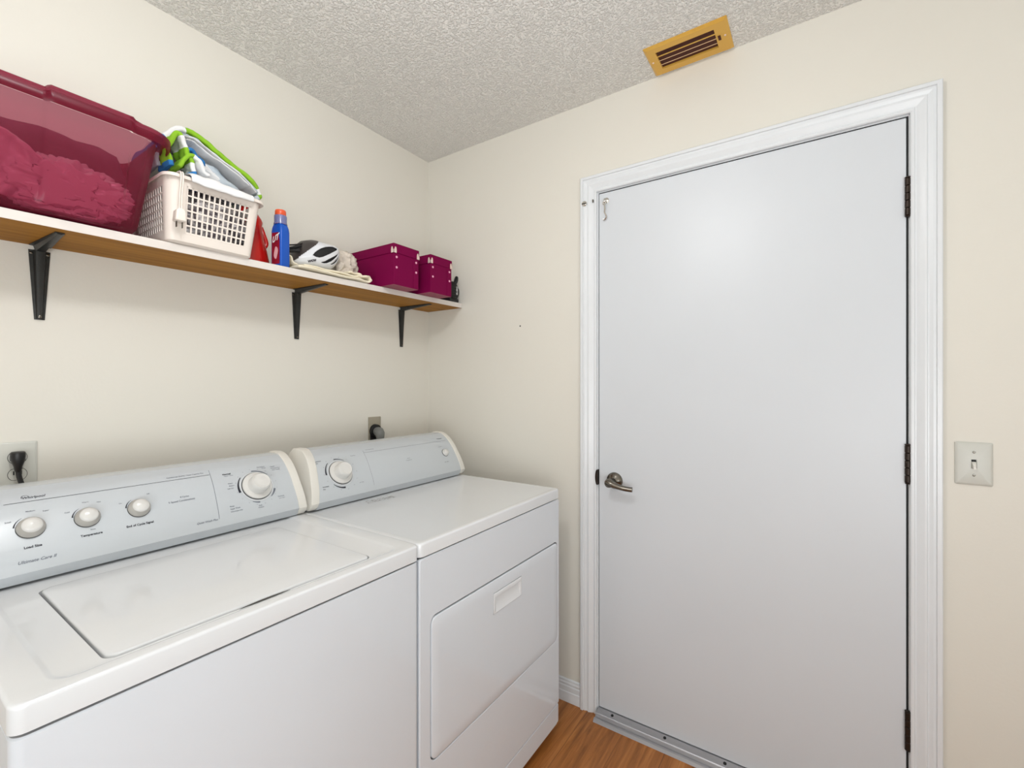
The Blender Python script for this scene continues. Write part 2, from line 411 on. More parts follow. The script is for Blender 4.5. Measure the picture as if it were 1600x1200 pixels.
# ------------------------------------------------------------------ hook and eye
t = thing('hook_latch', (.962, 0, 1.93), 'small chrome hook dangling from a screw eye near the top corner of the white door', 'door hook')
bm = NB(); lathe(bm, (.962, 0, 2.012), (0, -1, 0), [(.0115, 0), (.0115, .0012), (.008, .003), (.0025, .004), (.0025, .010)], 20)
tube(bm, [(.962, -.010-.006*(1-math.cos(a)), 2.006+.0080*math.sin(a)) for a in [2*PI*k/16 for k in range(17)]], .0024, 8)
obj('screw_eye', bm, M['chrome'], t)
bm = NB()
tube(bm, [(.962+.0055*math.sin(a), -.020, 1.9965+.0060*math.cos(a)) for a in [2*PI*k/16 for k in range(17)]], .0023, 8)
P = bez([(.9625, -.020, 1.991), (.963, -.018, 1.975), (.961, -.015, 1.962), (.965, -.012, 1.953), (.966, -.010, 1.945), (.960, -.007, 1.937), (.954, -.005, 1.936), (.953, -.005, 1.941)], 5)
tube(bm, P, .0026, 8)
obj('hook', bm, M['chrome'], t)
t = thing('latch_eye', (.876, -.02, 2.005), 'round chrome slotted latch plate screwed to the left door casing', 'latch plate')
bm = NB(); lathe(bm, (.8765, -.0195, 2.013), (0, -1, 0), [(.0105, -.003), (.0105, .0012), (.0085, .003), (.004, .0035)], 24); obj('plate', bm, M['chrome'], t)
bm = NB(); box(bm, .868, .885, -.0245, -.0225, 2.0105, 2.0135); obj('slot', bm, M['dark'], t)
bm = NB(); box(bm, .909, .914, -.016, -.011, 2.012, 2.024, .001, 1); tag(obj('catch_stud', bm, M['nickel']), 'tiny metal stud on the door casing between the round plate and the hook', 'stud')
bm = NB(); lathe(bm, (.559, 0, 1.548), (0, -1, 0), [(.0032, 0), (.0032, .0012), (.002, .002)], 10)
tag(obj('nail', bm, M['dark']), 'tiny dark nail in the bare cream wall left of the door', 'nail')

# ------------------------------------------------------------------ ceiling register
t = thing('air_register', (1.288, -.087, CZ), 'gold painted metal ceiling air vent with four dark slots above the door', 'air vent')
vx0, vx1, vy0, vy1 = 1.160, 1.420, -.167, -.009
sx0, sx1, sy0, sy1 = 1.194, 1.378, -.136, -.044
bm = NB()
loft(bm, [XY(rr(vx0, vx1, vy0, vy1, .002), CZ-.0005), XY(rr(vx0, vx1, vy0, vy1, .002), CZ-.002), XY(rr(vx0+.008, vx1-.008, vy0+.008, vy1-.008, .002), CZ-.008),
          XY(rr(sx0, sx1, sy0, sy1, .001), CZ-.008), XY(rr(sx0, sx1, sy0, sy1, .001), CZ-.0008)], False, False)
fr = obj('frame', bm, M['gold'], t, 25)
bm = NB(); box(bm, sx0, sx1, sy0, sy1, CZ-.0012, CZ-.0004); obj('duct_opening', bm, M['golddark'], t, 0)
for k in range(3):
    y = sy0+(k+1)*(sy1-sy0)/4
    bm = NB(); wd = .0045 if k == 0 else .0018
    loft(bm, [[(x, y-wd/2, CZ-.0082), (x, y+wd/2, CZ-.0082), (x, y+wd/2, CZ-.0070), (x, y-wd/2, CZ-.0070)] for x in (sx0, sx1)])
    obj('louver', bm, M['goldlip'] if k else M['gold'], t, 0)
bm = NB(); box(bm, sx1+.006, sx1+.014, -.100, -.078, CZ-.0090, CZ-.0078); box(bm, sx1+.0075, sx1+.0125, -.0995, -.092, CZ-.0125, CZ-.009, .001, 1)
obj('damper_lever', bm, M['golddark'], t, 0)
for x in (1.174, 1.405):
    bm = NB(); lathe(bm, (x, -.092, CZ-.0078), (0, 0, -1), [(.0035, 0), (.003, .0015), (.001, .0018)], 14); obj('screw', bm, M['pearl'], t)

# ------------------------------------------------------------------ light switch
t = thing('light_switch', (1.997, 0, 1.02), 'grey toggle light switch plate on the cream wall right of the door', 'light switch')
bm = NB()
p0 = (1.9605, 2.0335, 1.021, 1.135)
loft(bm, [XZ(rr(*p0, .003), -.0004), XZ(rr(*p0, .003), -.0025), XZ(rr(p0[0]+.002, p0[1]-.002, p0[2]+.002, p0[3]-.002, .003), -.0048), XZ(rr(p0[0]+.006, p0[1]-.006, p0[2]+.006, p0[3]-.006, .003), -.0062),
          XZ(rr(1.9915, 2.0025, 1.0655, 1.0895, .0006), -.0064), XZ(rr(1.9915, 2.0025, 1.0655, 1.0895, .0006), -.0035)])
pl = obj('wall_plate', bm, M['plate'], t, 30)
bm = NB(); box(bm, 1.9925, 2.0015, -.0042, -.0036, 1.083, 1.0885); obj('toggle_slot', bm, M['dark'], t, 0)
bm = NB(); loft(bm, [XZ(rr(1.9930, 2.0010, 1.066, 1.083, .001), -.0036), XZ(rr(1.9935, 2.0005, 1.066, 1.079, .001), -.011), XZ(rr(1.9945, 1.9995, 1.064, 1.072, .001), -.0165)]); obj('toggle', bm, M['cap'], t, 30)
for z in (1.1085, 1.0475):
    bm = NB(); lathe(bm, (1.997, -.0062, z), (0, -1, 0), [(.0035, 0), (.003, .0010), (.001, .0013)], 16); box(bm, 1.9942, 1.9998, -.0080, -.0070, z-.0004, z+.0004, mi=1)
    obj('screw', bm, [M['nickel'], M['dark']], t)

# ------------------------------------------------------------------ washer outlet and cord
t = thing('power_outlet', (0, -1.44, 1.03), 'pale duplex wall outlet plate behind the washer at the left edge', 'outlet')
q = (-1.4745, -1.4050, 1.031, 1.146)
bm = NB(); loft(bm, [YZ(rr(*q, .003), .0004), YZ(rr(*q, .003), .003), YZ(rr(q[0]+.004, q[1]-.004, q[2]+.004, q[3]-.004, .003), .0055)]); obj('wall_plate', bm, M['plate'], t, 30)
for z in (1.066, 1.108):
    bm = NB(); ring = [(-1.4400+.0172*math.cos(a), z+max(-.0145, min(.0145, .0172*math.sin(a)))) for a in [2*PI*k/40 for k in range(40)]]
    ri = [(-1.4400+.0162*math.cos(a), z+max(-.0135, min(.0135, .0162*math.sin(a)))) for a in [2*PI*k/40 for k in range(40)]]
    loft(bm, [YZ(ring, .0054), YZ(ring, .0060), YZ(ri, .0060)], mi=1, cap1=False); loft(bm, [YZ(ri, .0060), YZ(ri, .0066)], mi=0, cap0=False)
    for dy in (-.0065, .0065): box(bm, .0064, .0069, -1.44+dy-.0012, -1.44+dy+.0012, z-.001, z+.0085, mi=1)
    lathe(bm, (.0066, -1.44, z-.0075), (1, 0, 0), [(.0025, -.001), (.0025, .0004)], 12, mi=1)
    obj('receptacle', bm, [M['plate'], M['dark']], t, 30)
t = thing('wall_plug', (.02, -1.44, .9), 'black wall plug with its cord in the pale outlet behind the washer', 'plug')
bm = NB()
def pl_ring(x, z, wy, hz, dy=0): return [(x+.0, -1.4405+dy+wy*math.cos(a), z+hz*math.sin(a)) for a in [2*PI*k/24 for k in range(24)]]
secs = [(1.1235, .0115, .011), (1.1215, .0135, .014), (1.112, .0138, .0155), (1.098, .0115, .014), (1.088, .0080, .011), (1.078, .0065, .0085), (1.074, .005, .006)]
loft(bm, [[(.0215+hx*math.sin(a), -1.4415+wy*math.cos(a)*(1 if abs(math.cos(a)) < .9 else .97), z) for a in [2*PI*k/24 for k in range(24)]] for z, wy, hx in secs])
box(bm, .0068, .024, -1.4535, -1.4285, 1.100, 1.121, .002, 2)
obj('plug', bm, M['black'], t, 40)
bm = NB(); P = bez([(.0215, -1.441, 1.080), (.022, -1.440, 1.064), (.025, -1.435, 1.040), (.045, -1.426, 1.000), (.075, -1.42, .94), (.09, -1.42, .86)], 6); tube(bm, P, .0052, 12); obj('cord', bm, M['black'], t, 60)

# ------------------------------------------------------------------ dryer outlet and plug
t = thing('dryer_outlet', (0, -.343, 1.0), 'metal wall box with black receptacle above the dryer', 'outlet')
bm = NB(); q = (-.376, -.311, 1.00, 1.144)
loft(bm, [YZ(rr(*q, .002), .0004), YZ(rr(*q, .002), .006), YZ(rr(q[0]+.002, q[1]-.002, q[2]+.002, q[3]-.002, .002), .007)]); obj('metal_plate', bm, M['steelbox'], t, 30)
bm = NB(); lathe(bm, (.0066, -.345, 1.082), (1, 0, 0), [(.030, 0), (.029, .012), (.024, .014)], 32); box(bm, .0066, .012, -.372, -.318, 1.012, 1.075, .002, 1); obj('receptacle', bm, M['blackrub'], t)
t = thing('dryer_plug', (.04, -.35, 1.0), 'grey angled heavy-duty plug and cord in the dryer outlet', 'power plug')
bm = NB()
rings = []
for (x, y, z, ry, rz, tl) in ((.019, -.347, 1.080, .018, .018, 0), (.030, -.347, 1.080, .022, .020, .1), (.042, -.350, 1.078, .0245, .022, .3), (.052, -.352, 1.068, .022, .020, .7), (.055, -.354, 1.052, .0185, .016, 1.1), (.054, -.356, 1.036, .015, .014, 1.4), (.053, -.357, 1.024, .012, .012, 1.5)):
    d = Vector((math.cos(tl), 0, -math.sin(tl))); up = Vector((math.sin(tl), 0, math.cos(tl)))
    rings.append([Vector((x, y, z))+Vector((0, 1, 0))*ry*math.cos(a)+up*rz*math.sin(a) for a in [2*PI*k/24 for k in range(24)]])
loft(bm, rings); obj('plug', bm, M['greyplug'], t, 60)
bm = NB(); tube(bm, bez([(.053, -.357, 1.03), (.055, -.358, 1.0), (.07, -.36, .95), (.10, -.365, .88)], 5), .0085, 12, flat=.6); obj('cord', bm, M['copper'], t, 60)

# ================================================================== WASHER AND DRYER
PROF = [(.370, .9035), (.381, .912), (.386, .924), (.374, .955), (.356, .986), (.330, 1.024), (.300, 1.055), (.272, 1.073)]
def dense(pts, n=5):
    return [(p.x, p.y) for p in bez([Vector((a, b, 0)) for a, b in pts], n)]
CAPP = dense(PROF[:3], 3)[:-1] + dense(PROF[2:], 5) + [(.262, 1.0765), (.245, 1.079), (.215, 1.078), (.195, 1.06), (.190, .9035)]
SEG = [(x-.003, z) for x, z in dense(PROF[2:], 8)]
LEN = [0]
for a, b in zip(SEG, SEG[1:]): LEN.append(LEN[-1]+math.dist(a, b))
def pan(y, s, h=0.0):
    """point on the sloping control panel: s metres up from its lower nose, h proud of it"""
    i = 0
    while i < len(SEG)-2 and s > LEN[i+1]: i += 1
    a, b = SEG[i], SEG[i+1]; l = math.dist(a, b); tx, tz = (b[0]-a[0])/l, (b[1]-a[1])/l
    d = s-LEN[i]
    return Vector((a[0]+tx*d+tz*h, y, a[1]+tz*d-tx*h))
def pan_n(s):
    p = pan(0, s, 0); q = pan(0, s, 1); return (q-p)
def decal_text(bm, body, size, y, s, align='LEFT', mi=0, bold=0.0, shear=0.0, tilt=0):
    V, Fc = text_pts(body, size, align, bold, shear)
    add_flat(bm, V, Fc, lambda u, v: pan(y+u, s+v, .0006), mi)
def decal_quad(bm, y0, s0, y1, s1, wd, mi=0):
    n = 14; d = Vector((y1-y0, s1-s0)); pr = Vector((-d.y, d.x)).normalized()*wd/2
    L = [(bm.verts.new(pan(y0+d.x*k/n+pr.x, s0+d.y*k/n+pr.y, .0006)), bm.verts.new(pan(y0+d.x*k/n-pr.x, s0+d.y*k/n-pr.y, .0006))) for k in range(n+1)]
    for a, b in zip(L, L[1:]):
        f = bm.faces.new((a[0], b[0], b[1], a[1])); f.material_index = mi
def decal_arc(bm, yc, sc, r, a0, a1, w0, w1, mi=0):
    w0, w1 = w0*1.2, w1*1.2
    n = max(8, int(abs(a1-a0)/5)); L = []
    for k in range(n+1):
        t = k/n; a = math.radians(a0+(a1-a0)*t); wd = w0+(w1-w0)*t
        L.append((bm.verts.new(pan(yc+(r+wd/2)*math.cos(a), sc+(r+wd/2)*math.sin(a), .0006)), bm.verts.new(pan(yc+(r-wd/2)*math.cos(a), sc+(r-wd/2)*math.sin(a), .0006))))
    for a, b in zip(L, L[1:]):
        f = bm.faces.new((a[0], b[0], b[1], a[1])); f.material_index = mi
def knob(parent, y, s, rs, name='knob', h=.018, gap=True):
    n = pan_n(s); c = pan(y, s, 0)
    bm = NB()
    if gap: lathe(bm, c, n, [(rs*1.03, -.001), (rs*1.03, .0012)], 36)
    k0 = obj(name, bm, M['knobring'], parent, 40)
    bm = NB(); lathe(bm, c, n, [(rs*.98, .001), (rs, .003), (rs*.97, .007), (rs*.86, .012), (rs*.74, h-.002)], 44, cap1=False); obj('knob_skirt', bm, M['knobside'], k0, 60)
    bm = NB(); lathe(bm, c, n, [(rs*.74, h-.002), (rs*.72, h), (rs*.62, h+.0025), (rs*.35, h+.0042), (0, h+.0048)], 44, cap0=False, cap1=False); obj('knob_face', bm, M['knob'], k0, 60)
def dial(parent, y, s, R, r, tilt=0):
    n = pan_n(s); c = pan(y, s, 0)
    bm = NB(); lathe(bm, c, n, [(R*1.03, -.001), (R*1.03, .001)], 48); k0 = obj('timer_dial', bm, M['knobring'], parent, 40)
    bm = NB(); lathe(bm, c, n, [(R*.99, .0015), (R, .0035), (R*.97, .0055), (R*.80, .0065), (r*1.1, .0075)], 48); obj('dial_skirt', bm, M['knob'], k0, 50)
    bm = NB(); lathe(bm, c, n, [(r*1.08, .007), (r*1.04, .010), (r, .026), (r*.95, .031), (r*.83, .0345)], 48, cap1=False); obj('dial_grip', bm, M['knob'], k0, 50)
    bm = NB(); lathe(bm, c, n, [(r*.83, .0345), (r*.78, .0340), (r*.5, .0345), (0, .035)], 48, cap0=False, cap1=False); obj('dial_face', bm, M['knob'], k0, 50)

def machine_top(bm, x1, y0, y1, z0, z1):
    """outer rings of a porcelain top with soft edges"""
    R = [XY(rr(.17, x1, y0, y1, .016), z0), XY(rr(.17, x1, y0, y1, .016), z1-.0055)]
    for k in range(1, 6):
        a = PI/2*k/5; d = .0055*(1-math.cos(a)); R.append(XY(rr(.17+d, x1-d, y0+d, y1-d, .016), z1-.0055+.0055*math.sin(a)))
    return R
def feet(parent, xs, ys, z1):
    for x in xs:
        for y in ys:
            bm = NB(); lathe(bm, (x, y, FZ), (0, 0, 1), [(.02, 0), (.02, .008), (.008, .012), (.008, z1-FZ)], 16); obj('foot', bm, M['black'], parent)

# ---- washer
W0, W1 = -1.577, -.9015
wash = thing('washing_machine', (.5, (W0+W1)/2, FZ), 'white top-loading washing machine with three round knobs and a timer dial', 'washing machine')
bm = NB(); R = [XY(rr(.175, .8500, W0+.001, W1-.001, .014), z) for z in (.014, .8565)]; R.append(XY(rr(.178, .8480, W0+.003, W1-.003, .014), .8590)); loft(bm, R)
obj('cabinet', bm, M['enamel'], wash, 30)
bm = NB(); box(bm, .18, .839, W0+.010, W1-.010, .857, .866); obj('seam_shade', bm, M['dark'], wash, 0)  # dark filler painted as the shade inside the seam below the top
bm = NB()
R = machine_top(bm, .851, W0, W1, .8638, .900)
R += [XY(rr(.20, .830, -1.538, -.942, .030), .9000), XY(rr(.203, .827, -1.535, -.945, .028), .8994), XY(rr(.208, .822, -1.530, -.950, .026), .8974), XY(rr(.211, .819, -1.527, -.953, .025), .8968),
      XY(rr(.4235, .8145, -1.4795, -1.0125, .018), .8966), XY(rr(.4235, .8145, -1.4795, -1.0125, .018), .880)]
loft(bm, R); obj('top_panel', bm, M['enamel_top'], wash, 28)
bm = NB(); L0 = (.4245, .8115, -1.4755, -1.0150)
def ins(q, d): return (q[0]+d, q[1]-d, q[2]+d, q[3]-d)
loft(bm, [XY(rr(*L0, .017), .8810), XY(rr(*L0, .017), .8965), XY(rr(*ins(L0, .0008), .017), .8983), XY(rr(*ins(L0, .0024), .017), .8994), XY(rr(*ins(L0, .005), .017), .8998), XY(rr(*ins(L0, .05), .02), .9003)])
obj('lid', bm, M['enamel_top'], wash, 40)
bm = NB()   # dark finger slot at the lid's front edge
n = 20; A = [(.8155+.0016-.0045*math.sin(PI*k/n)**.7, -1.300+.092*k/n) for k in range(n+1)]; B = [(.8178+.001*math.sin(PI*k/n), -1.300+.092*k/n) for k in range(n+1)]
va = [bm.verts.new((x, y, .8976)) for x, y in A]; vb = [bm.verts.new((x, y, .8976)) for x, y in B]
for i in range(n): bm.faces.new((va[i], va[i+1], vb[i+1], vb[i]))
obj('lid_finger_slot', bm, M['knobring'], wash, 0)
# console
bm = NB(); prism_y(bm, CAPP, -.929, -.9045, bev=.003); obj('end_cap', bm, M['cap'], wash, 30)
bm = NB(); prism_y(bm, CAPP, -1.574, -1.549, bev=.003); obj('end_cap', bm, M['cap'], wash, 30)
def shear(bm):   # the dryer's left end leans in towards the top
    for v in bm.verts:
        if -.895 < v.co.y < -.80: v.co.y += .041*max(0, v.co.z-.915)/.151
def panel_mesh(y0, y1, zb=.9008):
    pr = [(.330, zb), (.3650, zb), (.3710, zb+.002)]+SEG+[(.262, 1.0735), (.245, 1.075), (.215, 1.074), (.198, 1.058), (.194, zb)]
    bm = NB(); prism_y(bm, pr, y0, y1); shear(bm)
    return bm
wp = obj('control_panel', panel_mesh(-1.549, -.929), M['panel'], wash, 25)
bm = NB()
def T(*a, **k): decal_text(bm, *a, **k)
T('Whirlpool', .0082, -1.4795, .1550, mi=0, shear=.25)
decal_arc(bm, -1.474, .1590, .0055, 20, 200, .0003, .0009, 0)
decal_quad(bm, -1.5052, .1476, -1.1357, .1470, .0009, 0); decal_quad(bm, -1.1332, .1629, -1.1418, .0199, .0009, 1)
T('Load Size', .0066, -1.4865, .0462, mi=0, bold=.00012); T('Temperature', .0066, -1.4040, .0462, mi=0, bold=.00012); T('End of Cycle Signal', .0066, -1.3275, .0462, mi=0, bold=.00012)
T('Ultimate Care II', .0082, -1.4970, .0185, mi=1, shear=.3)
T('Commercial Quality \u2022 Super Capacity Plus', .0048, -1.2300, .1545, mi=1)
T('8 Cycles', .0056, -1.2150, .0940, mi=1); T('5 Speed Combinations', .0062, -1.2410, .0845, mi=1)
T('Quiet Wash Plus', .0070, -1.1935, .0180, mi=1, shear=.35)
T('Normal', .0066, -1.1060, .1385, mi=0, bold=.00015); T('Regular / Heavy', .0036, -1.1040, .1335, mi=1)
T('Heavy', .0048, -1.1010, .1085, mi=1); T('Medium', .0042, -1.1000, .1015, mi=1); T('Light Soil', .0042, -1.1060, .0940, mi=1)
T('Permanent', .0050, -1.0120, .1465, mi=1); T('Press', .0050, -1.0000, .1410, mi=1)
T('Casual', .0050, -.9760, .1420, mi=1); T('Permanent Press', .0040, -.9760, .1360, mi=1); T('Knits / Gentle', .0040, -.9740, .1300, mi=1)
T('Delicates', .0050, -.9830, .0450, mi=1); T('Low / Slow', .0038, -.9810, .0395, mi=1)
T('Rinse', .0050, -1.1120, .0440, mi=1); T('Super Wash', .0050, -1.1120, .0370, mi=1); T('Drain & Spin Only', .0040, -1.1120, .0300, mi=1)
T('Soak', .0048, -1.0400, .0310, mi=1); T('Prewash', .0044, -1.0420, .0255, mi=1)
for y, a, b, c in ((-1.4735, 'Small', 'Medium', 'Super'), (-1.3885, 'Cold', 'Warm', 'Hot'), (-1.2985, 'On', '', 'Off')):
    T(a, .0042, y-.034, .1050, mi=1); T(b, .0042, y-.004, .1225, mi=1); T(c, .0042, y+.020, .1180, mi=1)
    decal_arc(bm, y+.001, .0890, .0245, 118, 172, .0003, .0022, 0)
T('Rinse', .0038, -1.3870, .0575, mi=1)
WD = (-1.0300, .0895)
decal_arc(bm, *WD, .0435, 0, 360, .0010, .0010, 2)
decal_arc(bm, *WD, .0485, 137, 193, .0015, .0050, 0); decal_arc(bm, *WD, .0480, 92, 38, .0030, .0012, 1); decal_arc(bm, *WD, .0480, -20, -52, .0048, .0015, 1); decal_arc(bm, *WD, .0480, -95, -118, .0028, .0012, 1)
for k, a in enumerate(range(-170, 180, 22)):
    T(str(2+(k*2) % 12), .0032, WD[0]+.0545*math.cos(math.radians(a))-.001, WD[1]+.0545*math.sin(math.radians(a))-.001, mi=1)
obj('lettering', bm, [M['ink'], M['ink2'], M['ink3']], wp, 0, recalc=False)
for y in (-1.4735, -1.3885, -1.2985): knob(wash, y, .0870, .0212)
dial(wash, WD[0], WD[1], .0395, .0255)
feet(wash, (.22, .80), (W0+.06, W1-.06), .014)

# ---- dryer
D0, D1 = -.8985, -.1700
dry = thing('clothes_dryer', (.5, (D0+D1)/2, FZ), 'white front-loading clothes dryer with a drop-down door in the corner', 'clothes dryer')
bm = NB(); loft(bm, [XY(rr(.175, .8375, D0+.002, D1-.002, .006), z) for z in (.012, .8570)]); obj('cabinet', bm, M['enamel'], dry, 30)
bm = NB(); box(bm, .18, .830, D0+.008, D1-.008, .857, .866); obj('seam_shade', bm, M['dark'], dry, 0)  # same dark filler: shade in the dryer's top seam as colour
bm = NB(); F0 = (D0+.002, D1-.003, .0945, .8590); H0 = (-.8575, -.1855, .3345, .7035)
loft(bm, [YZ(rr(*F0, .006), .8376), YZ(rr(*F0, .006), .8425), YZ(rr(*ins(F0, .003), .006), .8450), YZ(rr(*ins(H0, -.002), .022), .8450), YZ(rr(*H0, .020), .8435), YZ(rr(*H0, .020), .8385)], False, False)
obj('front_panel', bm, M['enamel'], dry, 30)
bm = NB(); box(bm, .8374, .8384, H0[0]-.003, H0[1]+.003, H0[2]-.003, H0[3]+.003); obj('door_recess', bm, M['knobring'], dry, 0)
bm = NB(); K0 = (D0+.003, D1-.005, .022, .0905)
loft(bm, [YZ(rr(*K0, .004), .8376), YZ(rr(*K0, .004), .8415), YZ(rr(*ins(K0, .002), .004), .8435)]); obj('kick_plate', bm, M['enamel'], dry, 30)
bm = NB(); G0 = (-.8545, -.1885, .3375, .6995); P0 = (-.594, -.438, .5985, .6625)
loft(bm, [YZ(rr(*G0, .018), .8386), YZ(rr(*G0, .018), .8435), YZ(rr(*ins(G0, .0008), .018), .8452), YZ(rr(*ins(G0, .003), .018), .8462), YZ(rr(*ins(G0, .03), .018), .8465), YZ(rr(*P0, .002), .8465), YZ(rr(*P0, .002), .8400)], False, False)
dd = obj('dryer_door', bm, M['enamel'], dry, 35)
bm = NB(); Q = ins(P0, .0015); Q2 = (Q[0]+.009, Q[1]-.009, Q[2]+.004, Q[3]-.016)
def slant(P, top, bot, z0, z1): return [(bot+(top-bot)*(p[1]-z0)/(z1-z0), p[0], p[1]) for p in P]
loft(bm, [YZ(rr(*Q, .002), .8425), YZ(rr(*Q, .002), .8478), YZ(rr(*ins(Q, .002), .002), .8490), YZ(rr(Q[0]+.007, Q[1]-.007, Q[2]+.003, Q[3]-.0125, .002), .8482), slant(rr(*Q2, .002), .8392, .8482, Q2[2], Q2[3]), slant(rr(Q2[0]+.004, Q2[1]-.004, Q2[2]+.004, Q2[3]-.004, .002), .8388, .8470, Q2[2], Q2[3])], False, True)
obj('door_pull', bm, M['enamel_top'], dd, 35)
bm = NB(); R = machine_top(bm, .8465, D0, D1, .8638, .898)
R += [XY(rr(.19, .832, D0+.016, D1-.016, .018), .898), XY(rr(.194, .828, D0+.020, D1-.020, .018), .8972)]
loft(bm, R); obj('top_panel', bm, M['enamel_top'], dry, 28)
def dust_mat():
    m = mat('grey_scuff', srgb(205, 202, 198), .4); nt = m.node_tree; b = nt.nodes['Principled BSDF']
    n = nt.nodes.new('ShaderNodeTexNoise'); n.inputs['Scale'].default_value = 170; n.inputs['Detail'].default_value = 5
    tc = [x for x in nt.nodes if x.type == 'TEX_COORD'][0]; nt.links.new(tc.outputs['Object'], n.inputs['Vector'])
    r = nt.nodes.new('ShaderNodeValToRGB'); r.color_ramp.elements[0].position = .50; r.color_ramp.elements[1].position = .62
    nt.links.new(n.outputs['Fac'], r.inputs['Fac']); nt.links.new(r.outputs['Color'], b.inputs['Alpha'])
    r2 = [x for x in nt.nodes if x.type == 'VALTORGB'][0]; r2.color_ramp.elements[0].color = srgb(140, 140, 140); r2.color_ramp.elements[1].color = srgb(175, 174, 170)
    return m
bm = NB(); vs = [bm.verts.new((x, y, .8974)) for x, y in ((.392, -.705), (.428, -.715), (.437, -.605), (.408, -.600))]; bm.faces.new(vs)
obj('sticker_residue', bm, dust_mat(), dry, 0)
bm = NB(); prism_y(bm, CAPP, -.894, -.867, bev=.003); shear(bm); obj('end_cap', bm, M['cap'], dry, 30)
bm = NB(); prism_y(bm, CAPP, -.196, -.172, bev=.003); obj('end_cap', bm, M['cap'], dry, 30)
dp = obj('control_panel', panel_mesh(-.867, -.196, .8995), M['panel'], dry, 25)
bm = NB()
decal_quad(bm, -.6402, .1530, -.6515, .0171, .0008, 1); decal_quad(bm, -.6408, .1437, -.2094, .1449, .0008, 1)
T('Whirlpool', .0072, -.2560, .1560, mi=0, shear=.25)
T('Automatic', .0052, -.8350, .1345, mi=0); T('Dry', .0052, -.8350, .1270, mi=0)
T('Automatic', .0052, -.8410, .0440, mi=0); T('Dry', .0052, -.8410, .0365, mi=0)
T('Timed Dry', .0046, -.7000, .1370, mi=1); T('Air Only', .0046, -.7050, .0350, mi=1)
T('Commercial Quality', .0044, -.6270, .1530, mi=1); T('6 Cycles', .0046, -.4660, .0890, mi=1); T('3 Temperatures', .0046, -.4750, .0815, mi=1)
T('End of Cycle', .0042, -.2760, .1160, mi=1); T('Push to Start', .0046, -.2790, .0440, mi=0)
DDL = (-.7620, .0830)
decal_arc(bm, *DDL, .0445, 0, 360, .0010, .0010, 2)
decal_arc(bm, *DDL, .0520, 128, 180, .0015, .0045, 0); decal_arc(bm, *DDL, .0515, 96, 55, .0030, .0012, 0); decal_arc(bm, *DDL, .0520, 222, 270, .0015, .0045, 0)
for k, a in enumerate(range(-160, 180, 26)):
    T(str(10+(k*10) % 60), .0032, DDL[0]+.060*math.cos(math.radians(a))-.001, DDL[1]+.060*math.sin(math.radians(a))-.001, mi=1)
obj('lettering', bm, [M['ink'], M['ink2'], M['ink3']], dp, 0, recalc=False)
dial(dry, DDL[0], DDL[1], .0400, .0255)
c = pan(-.2535, .0860); n = pan_n(.086)
bm = NB(); lathe(bm, c, n, [(.0165, -.001), (.0165, .0010)], 32); b0 = obj('start_button', bm, M['knobring'], dry)
bm = NB(); lathe(bm, c, n, [(.0148, .0008), (.0152, .003), (.0120, .006), (.0112, .012), (.009, .0145), (0, .0155)], 32, cap1=False); obj('button_cap', bm, M['knob'], b0, 50)
feet(dry, (.22, .79), (D0+.06, D1-.06), .012)

